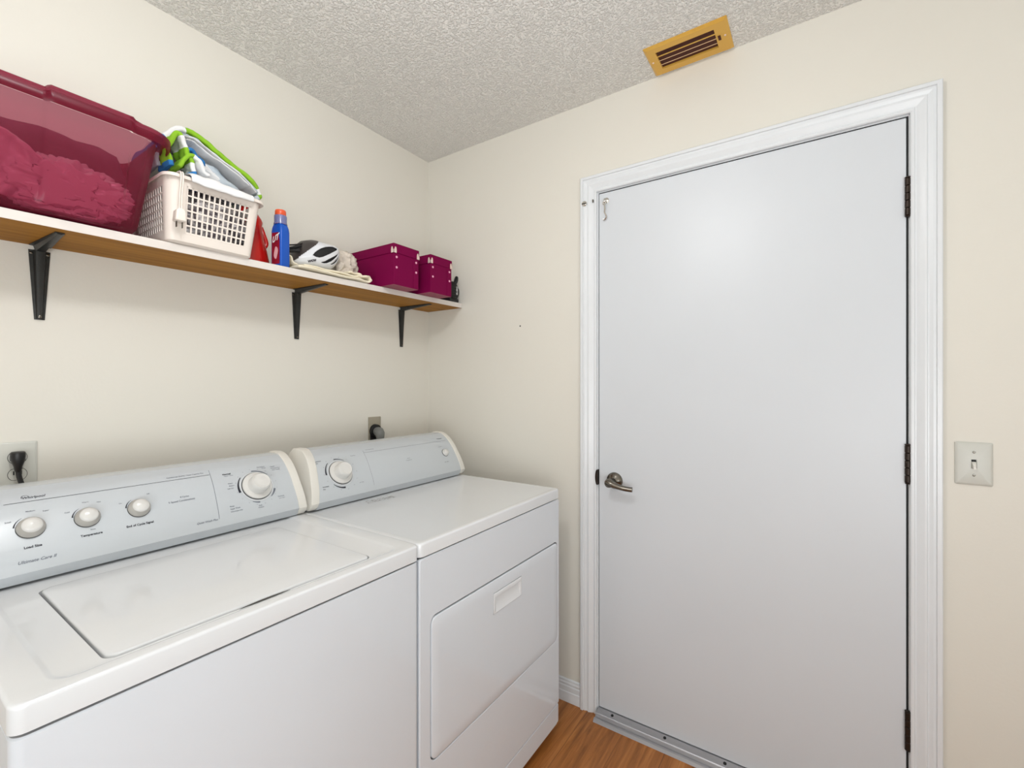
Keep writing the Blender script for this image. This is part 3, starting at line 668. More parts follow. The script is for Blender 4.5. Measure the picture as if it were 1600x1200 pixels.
# ================================================================== SHELF
ST = lambda y: 1.6805+.0122*y          # top surface height
SX = .2235
shelf = thing('wall_shelf', (.11, -.9, 1.63), 'long white-edged wooden wall shelf with a stained brown underside above the washer and dryer', 'shelf')
bm = NB(); y0, y1 = -1.95, -.0015
loft(bm, [[(.0008, y, ST(y)-.0215), (SX-.001, y, ST(y)-.0215), (SX-.001, y, ST(y)-.001), (.0008, y, ST(y)-.001)] for y in (y0, y1)]); obj('board', bm, M['shelfwood'], shelf, 0)
bm = NB(); loft(bm, [[(.0008, y, ST(y)-.0009), (SX-.001, y, ST(y)-.0009), (SX-.001, y, ST(y)-.0213), (SX+.001, y, ST(y)-.0213), (SX+.001, y, ST(y)), (.0008, y, ST(y))] for y in (y0, y1)]); obj('white_facing', bm, M['shelfwhite'], shelf, 0)
def bracket(yc, wd, label):
    zs = ST(yc)-.0216
    t = thing('shelf_bracket', (0, yc, zs-.19), label, 'shelf bracket', 'shelf brackets under the wall shelf')
    # vertical arm: tapered channel
    bm = NB()
    def chan(p0, p1, w0, w1, nrm, side, d0, d1):
        p0, p1, nrm, side = map(Vector, (p0, p1, nrm, side)); n = 10
        R = []
        for k in range(n+1):
            u = k/n; c = p0.lerp(p1, u); w_ = w0+(w1-w0)*u; d = d0+(d1-d0)*u
            R.append([c-side*w_+nrm*.0005, c-side*w_+nrm*.0025, c-side*w_*.62+nrm*.003, c-side*w_*.42+nrm*d, c+nrm*(d*1.08), c+side*w_*.42+nrm*d, c+side*w_*.62+nrm*.003, c+side*w_+nrm*.0025, c+side*w_+nrm*.0005])
        loft(bm, R)
    chan((0, yc, zs-.012), (0, yc, zs-.188), wd, wd*.48, (1, 0, 0), (0, 1, 0), .016, .006)
    obj('wall_arm', bm, M['bracket'], t, 25)
    bm = NB(); chan((.008, yc, zs), (.192, yc, zs), wd, wd*.42, (0, 0, -1), (0, 1, 0), .016, .005); obj('shelf_arm', bm, M['bracket'], t, 25)
    bm = NB()
    lathe(bm, (.0, yc, zs-.004), (0, 0, -1), [(.002, 0), (.002, .001)], 8)
    P = [(.002+.030*(1-math.cos(a)), yc, zs-.002-.036*(1-math.sin(a))) for a in [PI/2*k/8 for k in range(9)]]
    R = []
    for k, p in enumerate(P): R.append([(p[0], yc-wd*.42, p[2]), (p[0], yc+wd*.42, p[2]), (.002, yc+wd*.42, zs-.001), (.002, yc-wd*.42, zs-.001)])
    loft(bm, R); obj('corner_web', bm, M['bracket'], t, 25)
    for y, z, x in ((yc-wd*.75, zs-.020, .0025), (yc+wd*.75, zs-.020, .0025), (yc, zs-.181, .0065)):
        bm = NB(); lathe(bm, (x, y, z), (1, 0, 0), [(.0038, 0), (.0034, .0016), (.001, .0022)], 14); obj('screw', bm, M['nickel'], t)
bracket(-1.4010, .020, 'dark steel bracket below the maroon tote, leftmost under the shelf')
bracket(-.7100, .0185, 'dark steel bracket below the bicycle helmet, middle of the three under the shelf')
bracket(-.1830, .0185, 'dark steel bracket below the magenta boxes, nearest the room corner')
# loose fillets of paint caulk along the board
# ------------------------------------------------------------------ magenta boxes
def photo_box(y0, y1, x1, label, h=.160):
    zb = ST((y0+y1)/2)+.0010; x0 = x1-.275
    t = thing('storage_box', ((x0+x1)/2, (y0+y1)/2, zb), label, 'storage box', 'magenta storage boxes')
    bm = NB(); box(bm, x0+.003, x1-.003, y0+.003, y1-.003, zb+.0008, zb+h-.022, .0012, 1); obj('box_body', bm, M['magenta'], t, 0)
    bm = NB(); box(bm, x0+.0035, x1-.0035, y0+.0035, y1-.0035, zb, zb+.0010); obj('box_base', bm, M['magentain'], t, 0)
    bm = NB(); box(bm, x0, x1, y0, y1, zb+h-.036, zb+h, .0012, 1); obj('lid', bm, M['magenta'], t, 0)
    # reinforcing strips with rivets at each side of the front
    for ys in (y0+.003, y1-.003-.026):
        bm = NB(); box(bm, x1-.0032, x1-.0018, ys, ys+.026, zb+.002, zb+h-.037, .0004, 1); st = obj('edge_strip', bm, M['magenta'], t, 0)
        for z in (zb+h-.052, zb+h-.092):
            bm = NB(); lathe(bm, (x1-.0019, ys+.013, z), (1, 0, 0), [(.0048, 0), (.0044, .0014), (.002, .002)], 18); obj('rivet', bm, M['rivet'], st)
    zl = zb+h-.036
    for (cx, cy, sx, sy) in ((x1, y0, -1, 1), (x1, y1, -1, -1), (x0, y0, 1, 1), (x0, y1, 1, -1)):
        bm = NB(); ww, hh = .015, .024
        # two rounded lugs wrapping the lid corner, with a notch between
        pr = [(0, 0), (ww, 0), (ww, hh*.55), (ww*.9, hh*.85), (ww*.72, hh), (ww*.5, hh*.95), (ww*.36, hh*.7), (ww*.3, hh*.55), (0, hh*.5)]
        o1 = .0012
        loft(bm, [[(cx-sx*o1, cy+sy*(u-(o1 if True else 0)), zl-.001+v) for u, v in pr], [(cx+sx*.0002, cy+sy*(u-o1), zl-.001+v) for u, v in pr]])
        loft(bm, [[(cx+sx*(u-o1), cy-sy*o1, zl-.001+v) for u, v in pr], [(cx+sx*(u-o1), cy+sy*.0002, zl-.001+v) for u, v in pr]])
        obj('metal_corner', bm, M['pearl'], t, 0)
photo_box(-.4915, -.3560, .2960, 'magenta cardboard storage box with metal lid corners, beside the cream cloth')
photo_box(-.2950, -.1585, .3000, 'magenta cardboard storage box with metal lid corners, the one nearer the room corner')

# ------------------------------------------------------------------ black shoe
sz = ST(-.05)+.0006
t = thing('black_shoe', (.12, -.055, sz), 'black shoe with heel pull loop and white lettering between magenta box and corner', 'shoe')
bm = NB(); R = []
for k, (x, wd, h, lean) in enumerate(((.2195, .026, .064, 0), (.2165, .033, .082, 0), (.205, .037, .088, 0), (.185, .036, .084, 0), (.160, .037, .072, 0), (.13, .038, .058, 0), (.10, .040, .048, 0), (.07, .041, .040, 0), (.045, .036, .033, 0), (.030, .022, .024, 0))):
    R.append([(x, -.0465+wd*math.cos(a)*(1 if math.sin(a) < .3 else .82), sz+.014+h*.5+h*.5*math.sin(a)) for a in [2*PI*j/24 for j in range(24)]])
loft(bm, R); obj('upper', bm, M['blackrub'], t, 60)
bm = NB()
P = [(.215, .030), (.200, .038), (.16, .040), (.12, .041), (.08, .044), (.05, .040), (.034, .024)]
outl = [(x, -.050-w_) for x, w_ in P]+[(x, -.050+w_) for x, w_ in reversed(P)]
outl = [(x, max(-.100, min(-.006, y))) for x, y in outl]
loft(bm, [XY(outl, sz), XY([(x+(.004 if x > .19 else 0), y) for x, y in outl], sz+.010), XY(outl, sz+.020)]); obj('sole', bm, M['black'], t, 30)
bm = NB(); tube(bm, bez([(.214, -.036, sz+.088), (.222, -.034, sz+.105), (.220, -.030, sz+.122), (.211, -.030, sz+.120), (.205, -.034, sz+.096)], 6), .0065, 10, flat=.5); obj('pull_loop', bm, M['black'], t, 60)
bm = NB(); V, Fc = text_pts('G.SKI', .017, 'LEFT', .0003)
add_flat(bm, V, Fc, lambda u, v: (.2225, -.0310-v*.8, sz+.036+u)); obj('heel_lettering', bm, M['ink3'], t, 0, recalc=False)
for k in range(5):
    bm = NB(); z = sz+.024+k*.012; R = .034
    tube(bm, [(.190+.030*math.cos(a), -.050+.0355*math.sin(a), z) for a in [PI*j/16-PI/2 for j in range(17)]], .0018, 6); obj('heel_rib', bm, M['black'], t, 60)

# ------------------------------------------------------------------ bottles
sz = ST(-.88)+.0005
t = thing('spray_bottle', (.19, -.877, sz), 'blue bottle with orange cap and red label standing beside the red jug', 'bottle')
def rot2(P, c, a): return [(c[0]+(x-c[0])*math.cos(a)-(y-c[1])*math.sin(a), c[1]+(x-c[0])*math.sin(a)+(y-c[1])*math.cos(a)) for x, y in P]
BC = (.188, -.8765); BA = math.radians(-76)
def bsec(hw, hd, r): return rot2(rr(BC[0]-hd, BC[0]+hd, BC[1]-hw, BC[1]+hw, r, 4), BC, BA)
bm = NB()
loft(bm, [XY(bsec(.020, .016, .006), sz), XY(bsec(.0225, .0185, .006), sz+.004), XY(bsec(.0222, .0185, .006), sz+.070), XY(bsec(.0225, .0185, .007), sz+.118), XY(bsec(.0215, .0175, .008), sz+.130), XY(bsec(.019, .016, .010), sz+.140), XY(bsec(.0165, .0155, .012), sz+.143)])
obj('bottle_body', bm, M['blue'], t, 40)
bm = NB()
nx = math.cos(BA); ny = math.sin(BA)     # outward normal of the labelled face (towards +x rotated)
def lab(u, v, h=.0006): # u along face width, v up
    px, py = BC[0]+(.0185+h), BC[1]+u
    (q,) = rot2([(px, py)], BC, BA); return (q[0], q[1], sz+v)
V = [(-.0165, .010), (.0165, .010), (.0165, .085), (.011, .112), (-.0165, .112)]
add_flat(bm, V, [(0, 1, 2, 3, 4)], lab); lb = obj('label', bm, M['label'], t, 0)
bm = NB(); V, Fc = text_pts('UT', .026, 'LEFT', .0006, .3); add_flat(bm, V, Fc, lambda u, v: lab(-.0150+u*.80, .078+v+u*.35, .0012)); obj('label_text', bm, M['ink3'], lb, 0, recalc=False)
bm = NB()
V = [(-.002+.008*math.cos(a)*(1+.3*math.sin(2*a)), .046+.020*math.sin(a)) for a in [2*PI*k/20 for k in range(20)]]; add_flat(bm, V, [tuple(range(20))], lambda u, v: lab(u+.003, v, .0011)); obj('label_art', bm, M['labelart'], lb, 0)
bm = NB(); lathe(bm, (BC[0], BC[1], sz+.142), (0, 0, 1), [(.0205, 0), (.0205, .003), (.0192, .004), (.0192, .026), (.0185, .029), (.0172, .029), (.0172, .002)], 36, cap0=False, cap1=False); obj('clear_collar', bm, M['clearcap'], t, 50)
bm = NB(); lathe(bm, (BC[0], BC[1], sz+.143), (0, 0, 1), [(.0150, 0), (.0150, .024), (.0168, .026), (.0168, .043), (.0155, .046), (.008, .0465)], 36); obj('cap', bm, M['orange'], t, 50)

sz = ST(-.94)+.0005
t = thing('detergent_jug', (.12, -.935, sz), 'glossy red plastic detergent jug standing behind the white laundry basket', 'jug')
bm = NB(); R = []
for z, yc, hw, hd in ((0, -.925, .044, .030), (.004, -.925, .047, .034), (.030, -.926, .046, .034), (.060, -.929, .042, .034), (.095, -.933, .036, .032), (.125, -.9355, .0335, .030), (.135, -.936, .0335, .030), (.141, -.939, .036, .030), (.152, -.939, .0385, .030), (.162, -.942, .037, .028), (.175, -.946, .031, .024), (.186, -.948, .022, .020)):
    R.append(XY([(.118+hd*math.cos(a), yc+hw*math.sin(a)) for a in [2*PI*k/36 for k in range(36)]], sz+z))
loft(bm, R); obj('jug_body', bm, M['red'], t, 60)
bm = NB(); tube(bm, bez([(.120, -.907, sz+.060), (.126, -.890, sz+.085), (.124, -.897, sz+.115), (.120, -.905, sz+.140)], 6), .004, 10, flat=1.6); obj('handle', bm, M['red'], t, 60)
bm = NB(); lathe(bm, (.118, -.948, sz+.184), (0, 0, 1), [(.018, 0), (.018, .018), (.016, .020)], 28); obj('cap', bm, M['red'], t, 50)

# ------------------------------------------------------------------ cloth helpers
def cloth(name, path, x0, x1, th, mats, parent=None, amp=.004, seed=0, nx=24, mfun=None, flare=0.0, label=None, cat=None, group=None):
    """a sheet: path in (y,z) swept across x, with soft wrinkles and thickness"""
    P = bez([Vector((0, a, b)) for a, b in path], 8); n = len(P)
    bm = NB(); G = []
    for j in range(nx+1):
        u = j/nx; row = []
        for i, p in enumerate(P):
            t = (P[min(i+1, n-1)]-P[max(i-1, 0)]).normalized(); nr = Vector((0, -t.z, t.y))
            x = x0+(x1-x0)*u+.010*noise.noise(Vector((i*.13, seed*3.1, .5)))*(1 if u > .9 else u)
            d = amp*noise.noise(Vector((u*3.2+seed, i*.17, seed*1.7)))*1.6+amp*.5*noise.noise(Vector((u*9+seed, i*.5, seed)))
            row.append(bm.verts.new(Vector((x, p.y, p.z))+nr*d-Vector((0, 0, flare*(1-u)))))
        G.append(row)
    for j in range(nx):
        for i in range(n-1):
            f = bm.faces.new((G[j][i], G[j][i+1], G[j+1][i+1], G[j+1][i]))
            if mfun: f.material_index = mfun(j/nx, i/(n-1))
    o = obj(name, bm, mats, parent, 180)
    s = o.modifiers.new('thickness', 'SOLIDIFY'); s.thickness = th; s.offset = 0
    sub(o, 1)
    if label: tag(o, label, cat, group)
    return o
def lump(name, c, rad, mats, parent=None, amp=.3, fr=3, seed=0, sub_=5, ridged=False):
    bm = NB(); bmesh.ops.create_icosphere(bm, subdivisions=sub_, radius=1)
    for v in bm.verts:
        p = v.co.normalized(); q = p*fr+Vector((seed, seed*2, 0))
        d = (1-abs(noise.noise(q))*2)*amp-amp*.5 if ridged else noise.noise(q)*amp
        d += noise.noise(q*2.7)*amp*.35
        v.co = Vector((c[0]+p.x*rad[0]*(1+d), c[1]+p.y*rad[1]*(1+d), c[2]+p.z*rad[2]*(1+d)))
    return bm

# ------------------------------------------------------------------ laundry basket
BZ = ST(-1.09)+.001
bk = thing('laundry_basket', (.14, -1.095, BZ), 'white plastic laundry basket with square lattice holes, tucked against the maroon tote', 'laundry basket')
def bsect(h, off=0.0, n=8, m=40):
    """basket outline at height fraction h"""
    x0, x1 = .022-.012*h, .240+.032*h; y0, y1 = -1.207-.012*h, -.990+.013*h
    return rr(x0-off, x1+off, y0-off, y1+off, .022+.006*h, n, m)
rows = 24; BH = .158
rings = [bsect(k/rows) for k in range(rows+1)]; NP = len(rings[0])
bm = NB(); G = [[bm.verts.new((p[0], p[1], BZ+.004+BH*k/rows)) for p in r] for k, r in enumerate(rings)]
# straight sides carry the holes: 40 inner points -> 41 spans per side
per = 8+1+40
zl = [0]
def hole(i, k):
    c = i % per - 8        # span index on the straight side
    if c < 2 or c > 38: return False
    return 3 <= k <= 20
bm.free()
# build the lattice from bars so that holes stay square
bm = NB()
def P3(side_t, h, side):
    s = bsect(h)
    k = per*side+8
    a, b = s[k], s[(k+41) % NP]
    return Vector((a[0]+(b[0]-a[0])*side_t, a[1]+(b[1]-a[1])*side_t, BZ+.004+BH*h))
def outn(side): return {0: Vector((0, 1, 0)), 1: Vector((-1, 0, 0)), 2: Vector((0, -1, 0)), 3: Vector((1, 0, 0))}[side]
def bar(a, b, wv, nrm, th=.0022):
    wv = wv*.5; r = [[p-wv, p+wv, p+wv-nrm*th, p-wv-nrm*th] for p in (a, b)]; loft(bm, r)
H0_, H1_ = .15, .87
for side in range(4):
    nr = outn(side); A = P3(0, .5, side); B = P3(1, .5, side); tdir = (B-A).normalized(); up = Vector((0, 0, 1))
    t0, t1 = .05, .97; NC, NR = 12, 6
    if side == 3: t0, t1 = .10, .965
    for k in range(NC+1):
        t_ = t0+(t1-t0)*k/NC; bar(P3(t_, H0_-.02, side), P3(t_, H1_+.02, side), tdir*.0040, nr)
    for k in range(NR+1):
        h = H0_+(H1_-H0_)*k/NR; bar(P3(t0-.01, h, side), P3(t1+.01, h, side), up*.0040, nr)
obj('lattice', bm, M['basket'], bk, 0)
bm = NB()   # solid bands and corners
def band(h0, h1, mod=None, n=4):
    R = [bsect(h0+(h1-h0)*k/n) for k in range(n+1)]; R = [XY(r, BZ+.004+BH*(h0+(h1-h0)*k/n)) for k, r in enumerate(R)]
    Ri = [XY(bsect(h0+(h1-h0)*(n-k)/n, -.0022), BZ+.004+BH*(h0+(h1-h0)*(n-k)/n)) for k in range(n+1)]
    loft(bm, R+Ri+[R[0]], False, False)
band(0, H0_); band(H1_, 1.0)
for side in range(4):
    # corner post from end of this side to the start of the next
    t0, t1 = .05, .97
    if side == 3: t0, t1 = .10, .965
    nt0 = .10 if (side+1) % 4 == 3 else .05
    n = 6; R = []
    for k in range(n+1):
        h = H0_+(H1_-H0_)*k/n; s = bsect(h); si = bsect(h, -.0022)
        idx = [per*side+8+int(round(41*t1))+j for j in range(0, 41-int(round(41*t1))+8+int(round(41*nt0))+1)]
        z = BZ+.004+BH*h
        R.append([(s[i % NP][0], s[i % NP][1], z) for i in idx]+[(si[i % NP][0], si[i % NP][1], z) for i in reversed(idx)])
    loft(bm, R)
Rr = []
for (h, off, dz) in ((1.0, -.0022, -.004), (1.0, -.0022, .004), (1.0, .004, .0065), (1.0, .0072, .0045), (1.0, .0082, -.004), (1.0, .0064, -.004), (1.0, .005, .002), (1.0, 0, .003), (1.0, 0, -.004)):
    Rr.append(XY(bsect(h, off), BZ+.004+BH+dz))
loft(bm, Rr, False, False)
loft(bm, [XY(bsect(0, -.006), BZ), XY(bsect(0), BZ+.004), XY(bsect(0, -.0022), BZ+.0045), XY(bsect(0, -.0082), BZ+.003)], True, True)
obj('basket_body', bm, M['basket'], bk, 40)
# laundry inside
bm = lump('x', (.135, -1.100, BZ+.085), (.090, .090, .085), None, amp=.25, fr=4, seed=3)
for v in bm.verts:
    h = (v.co.z-BZ-.004)/BH; h = max(.03, min(1.2, h)); v.co.z = max(v.co.z, BZ+.006)
    m_ = .007; v.co.x = max(.022+m_, min(.240+.03*h-m_, .135+(v.co.x-.135)*1.35)); v.co.y = max(-1.205+m_, min(-.992-m_, -1.1+(v.co.y+1.1)*1.35))
tag(obj('laundry_pile', bm, M['laundry'], None, 180), 'crumpled grey and white laundry seen through the holes of the white basket', 'laundry')
# white adaptor plug hanging from the rim
t = thing('hanging_plug', (.277, -1.194, BZ+.02), 'small white two-prong plug hanging on its cord down the front of the laundry basket', 'plug')
zr = BZ+.004+BH
bm = NB(); P = bez([(.2600, -1.196, zr-.004), (.264, -1.1955, zr+.0095), (.2865, -1.195, zr+.0075), (.290, -1.195, zr-.012), (.2830, -1.195, zr-.045), (.2790, -1.195, zr-.085)], 6); tube(bm, P, .0020, 8); tube(bm, [p+Vector((0, .005, 0)) for p in P], .0020, 8); obj('cord', bm, M['basket'], t, 60)
bm = NB()
loft(bm, [XY(rr(.2655, .2855, -1.1985, -1.1865, .003), zr-.086), XY(rr(.2640, .2870, -1.2035, -1.1815, .004), zr-.092), XY(rr(.2610, .2860, -1.2050, -1.1800, .004), zr-.116), XY(rr(.2600, .2840, -1.2035, -1.1815, .004), zr-.118)]); obj('plug_body', bm, M['basket'], t, 40)
for dy in (-.0065, .0065):
    bm = NB(); box(bm, .2695, .2755, -1.1925+dy-.0008, -1.1925+dy+.0008, zr-.133, zr-.118); obj('prong', bm, M['nickel'], t, 0)

# ------------------------------------------------------------------ towel
def tw_outer(u, v):     # v runs from left end to right end
    if v < .10: return 2
    if v < .20: return 3
    if v < .36: return 1
    if v < .84: return 0
    if v < .90: return 1
    if v < .95: return 0
    return 2
TM = [M['towelgreen'], M['towelwhite'], M['towelgrey'], M['towelblue']]
tow = thing('beach_towel', (.14, -1.09, 1.85), 'folded terry beach towel striped green, white and blue heaped on the white basket', 'towel')
OUT = [(-1.212, 1.868), (-1.219, 1.905), (-1.206, 1.948), (-1.175, 1.980), (-1.142, 1.990), (-1.112, 1.980), (-1.070, 1.962), (-1.020, 1.938), (-.975, 1.912), (-.950, 1.882), (-.966, 1.862)]
cloth('outer_layer', OUT, .030, .212, .0140, TM, tow, .004, 1, 24, tw_outer)
def inset(path, d, cut0=0, cut1=None):
    P = [Vector((0, a, b)) for a, b in path]; out = []
    for i, p in enumerate(P):
        t = (P[min(i+1, len(P)-1)]-P[max(i-1, 0)]).normalized(); out.append((p.y+t.z*d, p.z-t.y*d))
    return out[cut0:cut1]
cloth('fold', inset(OUT, .0145, 2, -1), .030, .216, .0035, [M['towelgrey']], tow, .003, 2)
cloth('fold', inset(OUT, .020, 2, -1), .030, .222, .0035, [M['towelwhite']], tow, .003, 3)
cloth('fold', inset(OUT, .028, 3, -2), .030, .225, .0035, [M['towelwhite']], tow, .003, 4)
bm = lump('x', (.120, -1.085, 1.885), (.100, .095, .052), None, amp=.22, fr=2.2, seed=6)
for v in bm.verts:
    lim = 1.972-.55*max(0, v.co.y+1.135)-.8*max(0, -1.155-v.co.y)
    v.co.z = max(1.852, min(v.co.z+.25*max(0, -1.05-v.co.y), lim-.030)); v.co.x = max(.03, v.co.x); v.co.y = max(-1.2, min(-.985, v.co.y))
for f in bm.faces:
    c = f.calc_center_median(); st = c.y*.75-c.z*.8+.012*noise.noise(c*30)
    k = (st+2.42)*1
    f.material_index = 1
    d = (c.y+1.115)*.8+(c.z-1.905)*.6+.01*noise.noise(c*25)
    if abs(d+.018) < .012: f.material_index = 3
    elif d > .02: f.material_index = 2
obj('inner_folds', bm, TM, tow, 180)
# green / white / blue lobe spilling over the left front of the basket
def lobe(u, v):
    if v < .22: return 0
    if v < .62: return 0
    if v < .80: return 1
    return 3
cloth('front_lobe', [(-1.205, 1.857), (-1.213, 1.885), (-1.205, 1.925), (-1.190, 1.945), (-1.178, 1.930), (-1.168, 1.905), (-1.155, 1.885), (-1.153, 1.862), (-1.165, 1.848)], .190, .262, .012, TM, tow, .004, 8, 10, lambda u, v: 1 if .42 < v < .56 else (3 if v > .86 or v < .06 else (0 if v < .74 else 1)))
cloth('front_lobe', [(-1.190, 1.858), (-1.178, 1.880), (-1.160, 1.902), (-1.146, 1.895), (-1.132, 1.872), (-1.118, 1.862)], .195, .268, .010, TM, tow, .003, 9, 10, lambda u, v: 1 if v > .45 else 0)
cloth('front_lobe', [(-1.172, 1.912), (-1.155, 1.922), (-1.138, 1.912), (-1.125, 1.895), (-1.130, 1.880)], .200, .250, .010, TM, tow, .003, 12, 10, lambda u, v: 3 if .15 < v < .8 else 1)
# white cloth lapping over the front rim
def drape():
    bm = NB(); G = []
    prof = [(.150, .030), (.190, .024), (.225, .013), (.252, .008), (.272, .008), (.286, .007), (.2915, -.004), (.2905, -.014)]
    n = 30
    for i in range(n+1):
        t_ = i/n; y = -1.172+.160*t_; sg = .5+.5*math.sin(PI*t_); row = []
        for k, (x, dz) in enumerate(prof):
            z = zr+(dz if k < 5 else dz*(.55+.45*sg)) + (.026*(1-k/6)*math.exp(-((t_-.3)/.35)**2) if k < 6 else 0)
            row.append(bm.verts.new((x+.002*noise.noise(Vector((t_*9, k*.5, 2))), y, z+.003*noise.noise(Vector((t_*7, k*.6, 5))))))
        G.append(row)
    for a, b in zip(G, G[1:]):
        for k in range(len(prof)-1): bm.faces.new((a[k], a[k+1], b[k+1], b[k]))
    o = obj('rim_lap', bm, M['towelwhite'], tow, 180); s = o.modifiers.new('thickness', 'SOLIDIFY'); s.thickness = .005; s.offset = 1; sub(o, 1)
drape()

# ------------------------------------------------------------------ maroon tote
TZ = ST(-1.40)+.004
tote = thing('storage_tote', (.16, -1.40, TZ), 'large translucent maroon plastic storage tote at the left end of the shelf', 'storage tote')
def tsec(h, off=0.0, panel=True):
    x0, x1 = .020-.008*h, .236+.070*h; y0, y1 = -1.560-.030*h, -1.262+.028*h
    P = rr(x0-off, x1+off, y0-off, y1+off, .040+.02*h, 8, 40)
    Q = []
    for (x, y) in P:
        if panel and x > x1-.004+off and -1.446 < y < -1.301: x += .006
        Q.append((x, y))
    return Q
TH = .235
def zc(h): return TZ+TH*h
bm = NB(); R = []
for h, off in ((0, -.030), (.006, -.016), (.025, -.007), (.07, -.001), (.12, 0), (.2, 0), (.4, 0), (.6, 0), (.8, 0), (.93, 0)): R.append(XY(tsec(h, off), zc(h)))
loft(bm, R, True, False); obj('tote_body', bm, M['bin'], tote, 40)
bm = NB(); R = []
def rim(off, dz):
    P = tsec(1.0, off); return [(x, y, zc(1.0)+dz+(.006 if (x > .29 and -1.446 < y < -1.301 and dz > -.01) else 0)) for x, y in P]
for off, dz in ((-.0025, -.017), (-.0025, .002), (.004, .006), (.016, .004), (.021, -.002), (.021, -.020), (.018, -.026), (.0165, -.020), (.016, -.006), (.003, -.004), (.001, -.017)): R.append(rim(off, dz))
loft(bm, R, False, False); obj('rim', bm, M['bin'], tote, 40)
def in_tote(bm, m_=.006):
    for v in bm.verts:
        h = max(.05, min(.9, (v.co.z-TZ)/TH)); v.co.z = max(TZ+.010, v.co.z)
        v.co.x = max(.026+m_, min(.236+.070*h-m_, v.co.x)); v.co.y = max(-1.55, min(-1.272+.026*h-m_-.004, v.co.y))
    return bm
bm = lump('x', (.105, -1.410, TZ+.125), (.080, .165, .150), None, amp=.16, fr=2.4, seed=31)
for v in bm.verts: v.co.z = min(v.co.z, TZ+.212+.006*noise.noise(v.co*20))
tag(obj('cloth_bundle', in_tote(bm), M['bundle'], None, 180), 'dark rounded cloth bundle at the back inside the maroon tote', 'cloth bundle')
bm = lump('x', (.215, -1.395, TZ+.070), (.050, .110, .060), None, amp=.35, fr=3.2, seed=11, sub_=6, ridged=True)
pbag = tag(obj('plastic_bag', in_tote(bm), M['bag'], None, 180), 'crumpled clear plastic bag seen through the front of the maroon tote', 'plastic bag')
bm = NB(); G = []
for a in range(61):
    row = []
    for b in range(31):
        u, v = a/60, b/30; y = -1.530+.222*u
        top = 1.812-.075*u+.012*math.sin(u*9)
        z = TZ+.020+(top-TZ-.020)*v; h = (z-TZ)/TH
        q = Vector((u*5.5, v*3.2-u*1.6, 4.2)); d = abs(noise.noise(q))*.030+abs(noise.noise(q*2.4))*.012
        row.append(bm.verts.new((.236+.070*h-.0055-d, y, z)))
    G.append(row)
for r0, r1 in zip(G, G[1:]):
    for b in range(30): bm.faces.new((r0[b], r1[b], r1[b+1], r0[b+1]))
o = obj('bag_front_fold', bm, M['bag'], pbag, 180); o.modifiers.new('thickness', 'SOLIDIFY').thickness = .001

# ------------------------------------------------------------------ cream cloth, beige bag, helmet
sz = lambda y: ST(y)+.0004
cl = thing('folded_cloth', (.16, -.70, ST(-.7)), 'cream folded cloth lying flat under the bicycle helmet, rolled edge at its right', 'cloth')
def flat_layer(y0, y1, z, x0, x1, seed, roll=.012):
    s0 = ST(-.7)
    cloth('cloth_layer', [(y0, z), (y0*.75+y1*.25, z+.001), (y0*.5+y1*.5, z-.0005), (y0*.2+y1*.8, z+.001), (y1-.018, z), (y1-.003, z+.002), (y1+.002, z+roll*.55), (y1-.006, z+roll), (y1-.024, z+roll*.92), (y1-.055, z+roll*.8)], x0, x1, .0085, [M['cream']], cl, .0022, seed, 16)
flat_layer(-.840, -.548, ST(-.7)+.0085, .060, .2330, 1, .019)
flat_layer(-.815, -.585, ST(-.7)+.0200, .070, .2240, 5, .013)
cloth('cloth_layer', [(-.862, ST(-.86)+.006), (-.858, ST(-.86)+.030), (-.852, ST(-.86)+.052), (-.842, ST(-.86)+.046), (-.832, ST(-.86)+.028), (-.815, ST(-.86)+.022), (-.79, ST(-.86)+.020)], .120, .195, .0045, [M['cream']], cl, .003, 7, 10)
bm = lump('x', (.115, -.590, ST(-.59)+.068), (.055, .050, .062), None, amp=.3, fr=2.6, seed=21, ridged=True)
for v in bm.verts: v.co.z = max(ST(-.59)+.032, v.co.z); v.co.y = min(-.500, v.co.y)
tag(obj('cloth_bag', bm, M['beige'], None, 180), 'rumpled beige fabric bag slumped between the helmet and the magenta box', 'bag')

hel = thing('bicycle_helmet', (.13, -.72, ST(-.72)+.02), 'white and dark grey vented bicycle helmet resting on the cream cloth', 'bicycle helmet')
from mathutils.geometry import intersect_point_line
def inpoly(pt, poly):
    x, y = pt; c = False; j = len(poly)-1
    for i in range(len(poly)):
        xi, yi = poly[i]; xj, yj = poly[j]
        if (yi > y) != (yj > y) and x < (xj-xi)*(y-yi)/(yj-yi)+xi: c = not c
        j = i
    return c
V1 = [(-.769, 1.736), (-.762, 1.747), (-.753, 1.756), (-.738, 1.768), (-.72, 1.777), (-.70, 1.784), (-.683, 1.788), (-.664, 1.787), (-.672, 1.778), (-.685, 1.770), (-.699, 1.761), (-.715, 1.750), (-.735, 1.738), (-.748, 1.733), (-.759, 1.733)]
V2 = [(-.74, 1.7205), (-.726, 1.726), (-.714, 1.735), (-.690, 1.751), (-.664, 1.770), (-.672, 1.757), (-.687, 1.742), (-.700, 1.731), (-.714, 1.722), (-.728, 1.719)]
V3 = [(-.702, 1.722), (-.688, 1.732), (-.674, 1.747), (-.662, 1.764), (-.652, 1.778), (-.655, 1.766), (-.658, 1.754), (-.668, 1.740), (-.680, 1.729), (-.692, 1.722)]
SIL = [(-.825, 1.718), (-.800, 1.752), (-.775, 1.790), (-.755, 1.801), (-.738, 1.805), (-.715, 1.8055), (-.690, 1.806), (-.665, 1.806), (-.645, 1.800), (-.636, 1.787), (-.637, 1.770), (-.643, 1.752), (-.653, 1.732), (-.668, 1.714), (-.683, 1.703), (-.715, 1.6965), (-.760, 1.6955), (-.79, 1.698), (-.812, 1.706)]
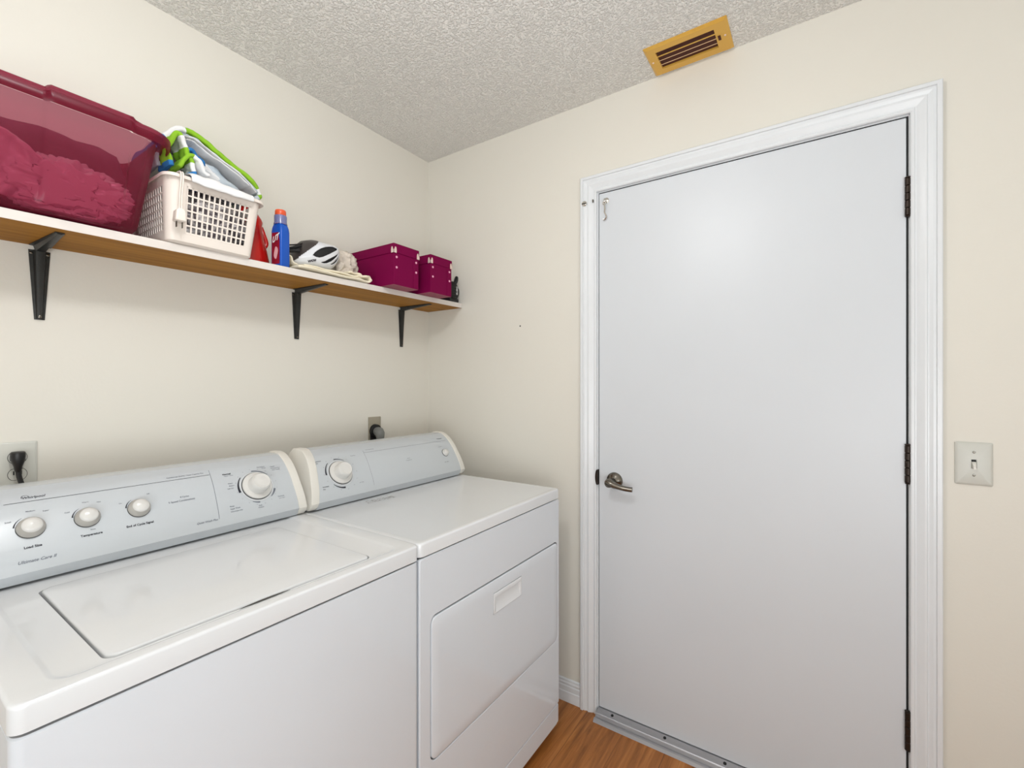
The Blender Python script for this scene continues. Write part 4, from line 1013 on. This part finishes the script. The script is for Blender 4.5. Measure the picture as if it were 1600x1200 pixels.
SIL = [(p.y, p.z) for p in bez([Vector((0, a, b)) for a, b in SIL+[SIL[0]]], 6)[:-1]]
SC = (-.715, 1.748)
def helm(scale, inner=False):
    """domed shell whose side outline is SIL, bulging towards +x and -x"""
    bm = NB(); n = len(SIL); K = 26; rings = []
    for sgn in (1,):
        for k in range(K+1):
            r = 1-(k/K)
            bulge = .078*scale*math.sqrt(max(0, 1-r**2.6))
            rings.append([(.128+bulge, SC[0]+(y-SC[0])*r*scale, SC[1]+(z-SC[1])*r*scale) for y, z in SIL])
    back = [[(.128-.078*scale*math.sqrt(max(0, 1-(j/8)**2.4)), SC[0]+(y-SC[0])*(j/8)*scale, SC[1]+(z-SC[1])*(j/8)*scale) for y, z in SIL] for j in range(1, 9)]
    R = back[:-1]+rings[:-1]
    loft(bm, R, True, True)
    return bm
bm = helm(.965); o = obj('foam_liner', bm, M['helmblack'], hel, 60)
bm = helm(1.0)
bmesh.ops.subdivide_edges(bm, edges=bm.edges[:], cuts=1, use_grid_fill=True)
bmesh.ops.recalc_face_normals(bm, faces=bm.faces[:])
dead = []
for f in bm.faces:
    c = f.calc_center_median()
    # slide test point by view-independent side projection
    if c.x > .12 and any(inpoly((c.y, c.z), p) for p in (V1, V2, V3)): dead.append(f); continue
    # dark rear cover lies behind the slanting edge of the white shell
    e = (c.z-1.723)-(c.y+.806)*.99
    f.material_index = 1 if e > 0 else 0
    if c.z > 1.799+.1*(c.y+.70) and c.y < -.70: f.material_index = 1
bmesh.ops.delete(bm, geom=dead, context='FACES')
o = obj('outer_shell', bm, [M['helmwhite'], M['helmdark']], hel, 60)
s = o.modifiers.new('thickness', 'SOLIDIFY'); s.thickness = .003; s.offset = 1
bm = NB(); V, Fc = text_pts('WOW', .0105, 'LEFT', .0006)
add_flat(bm, V, Fc, lambda u, v: (.2035+.004*(1-abs(u-.015)/.015)-.0, -.789+u, 1.7065+v+u*.38)); obj('shell_lettering', bm, M['ink'], hel, 0, recalc=False)
for i, P in enumerate((((.150, -.772, 1.787), (.152, -.800, 1.774), (.150, -.838, 1.764), (.14, -.858, 1.767)), ((.165, -.795, 1.768), (.165, -.822, 1.755), (.160, -.850, 1.744)), ((.175, -.806, 1.748), (.172, -.830, 1.742), (.165, -.853, 1.735)))):
    bm = NB(); tube(bm, bez(P, 5), .0105 if i != 0 else .0045, 10, flat=.55); obj('rear_cradle', bm, M['helmblack'], hel, 60)
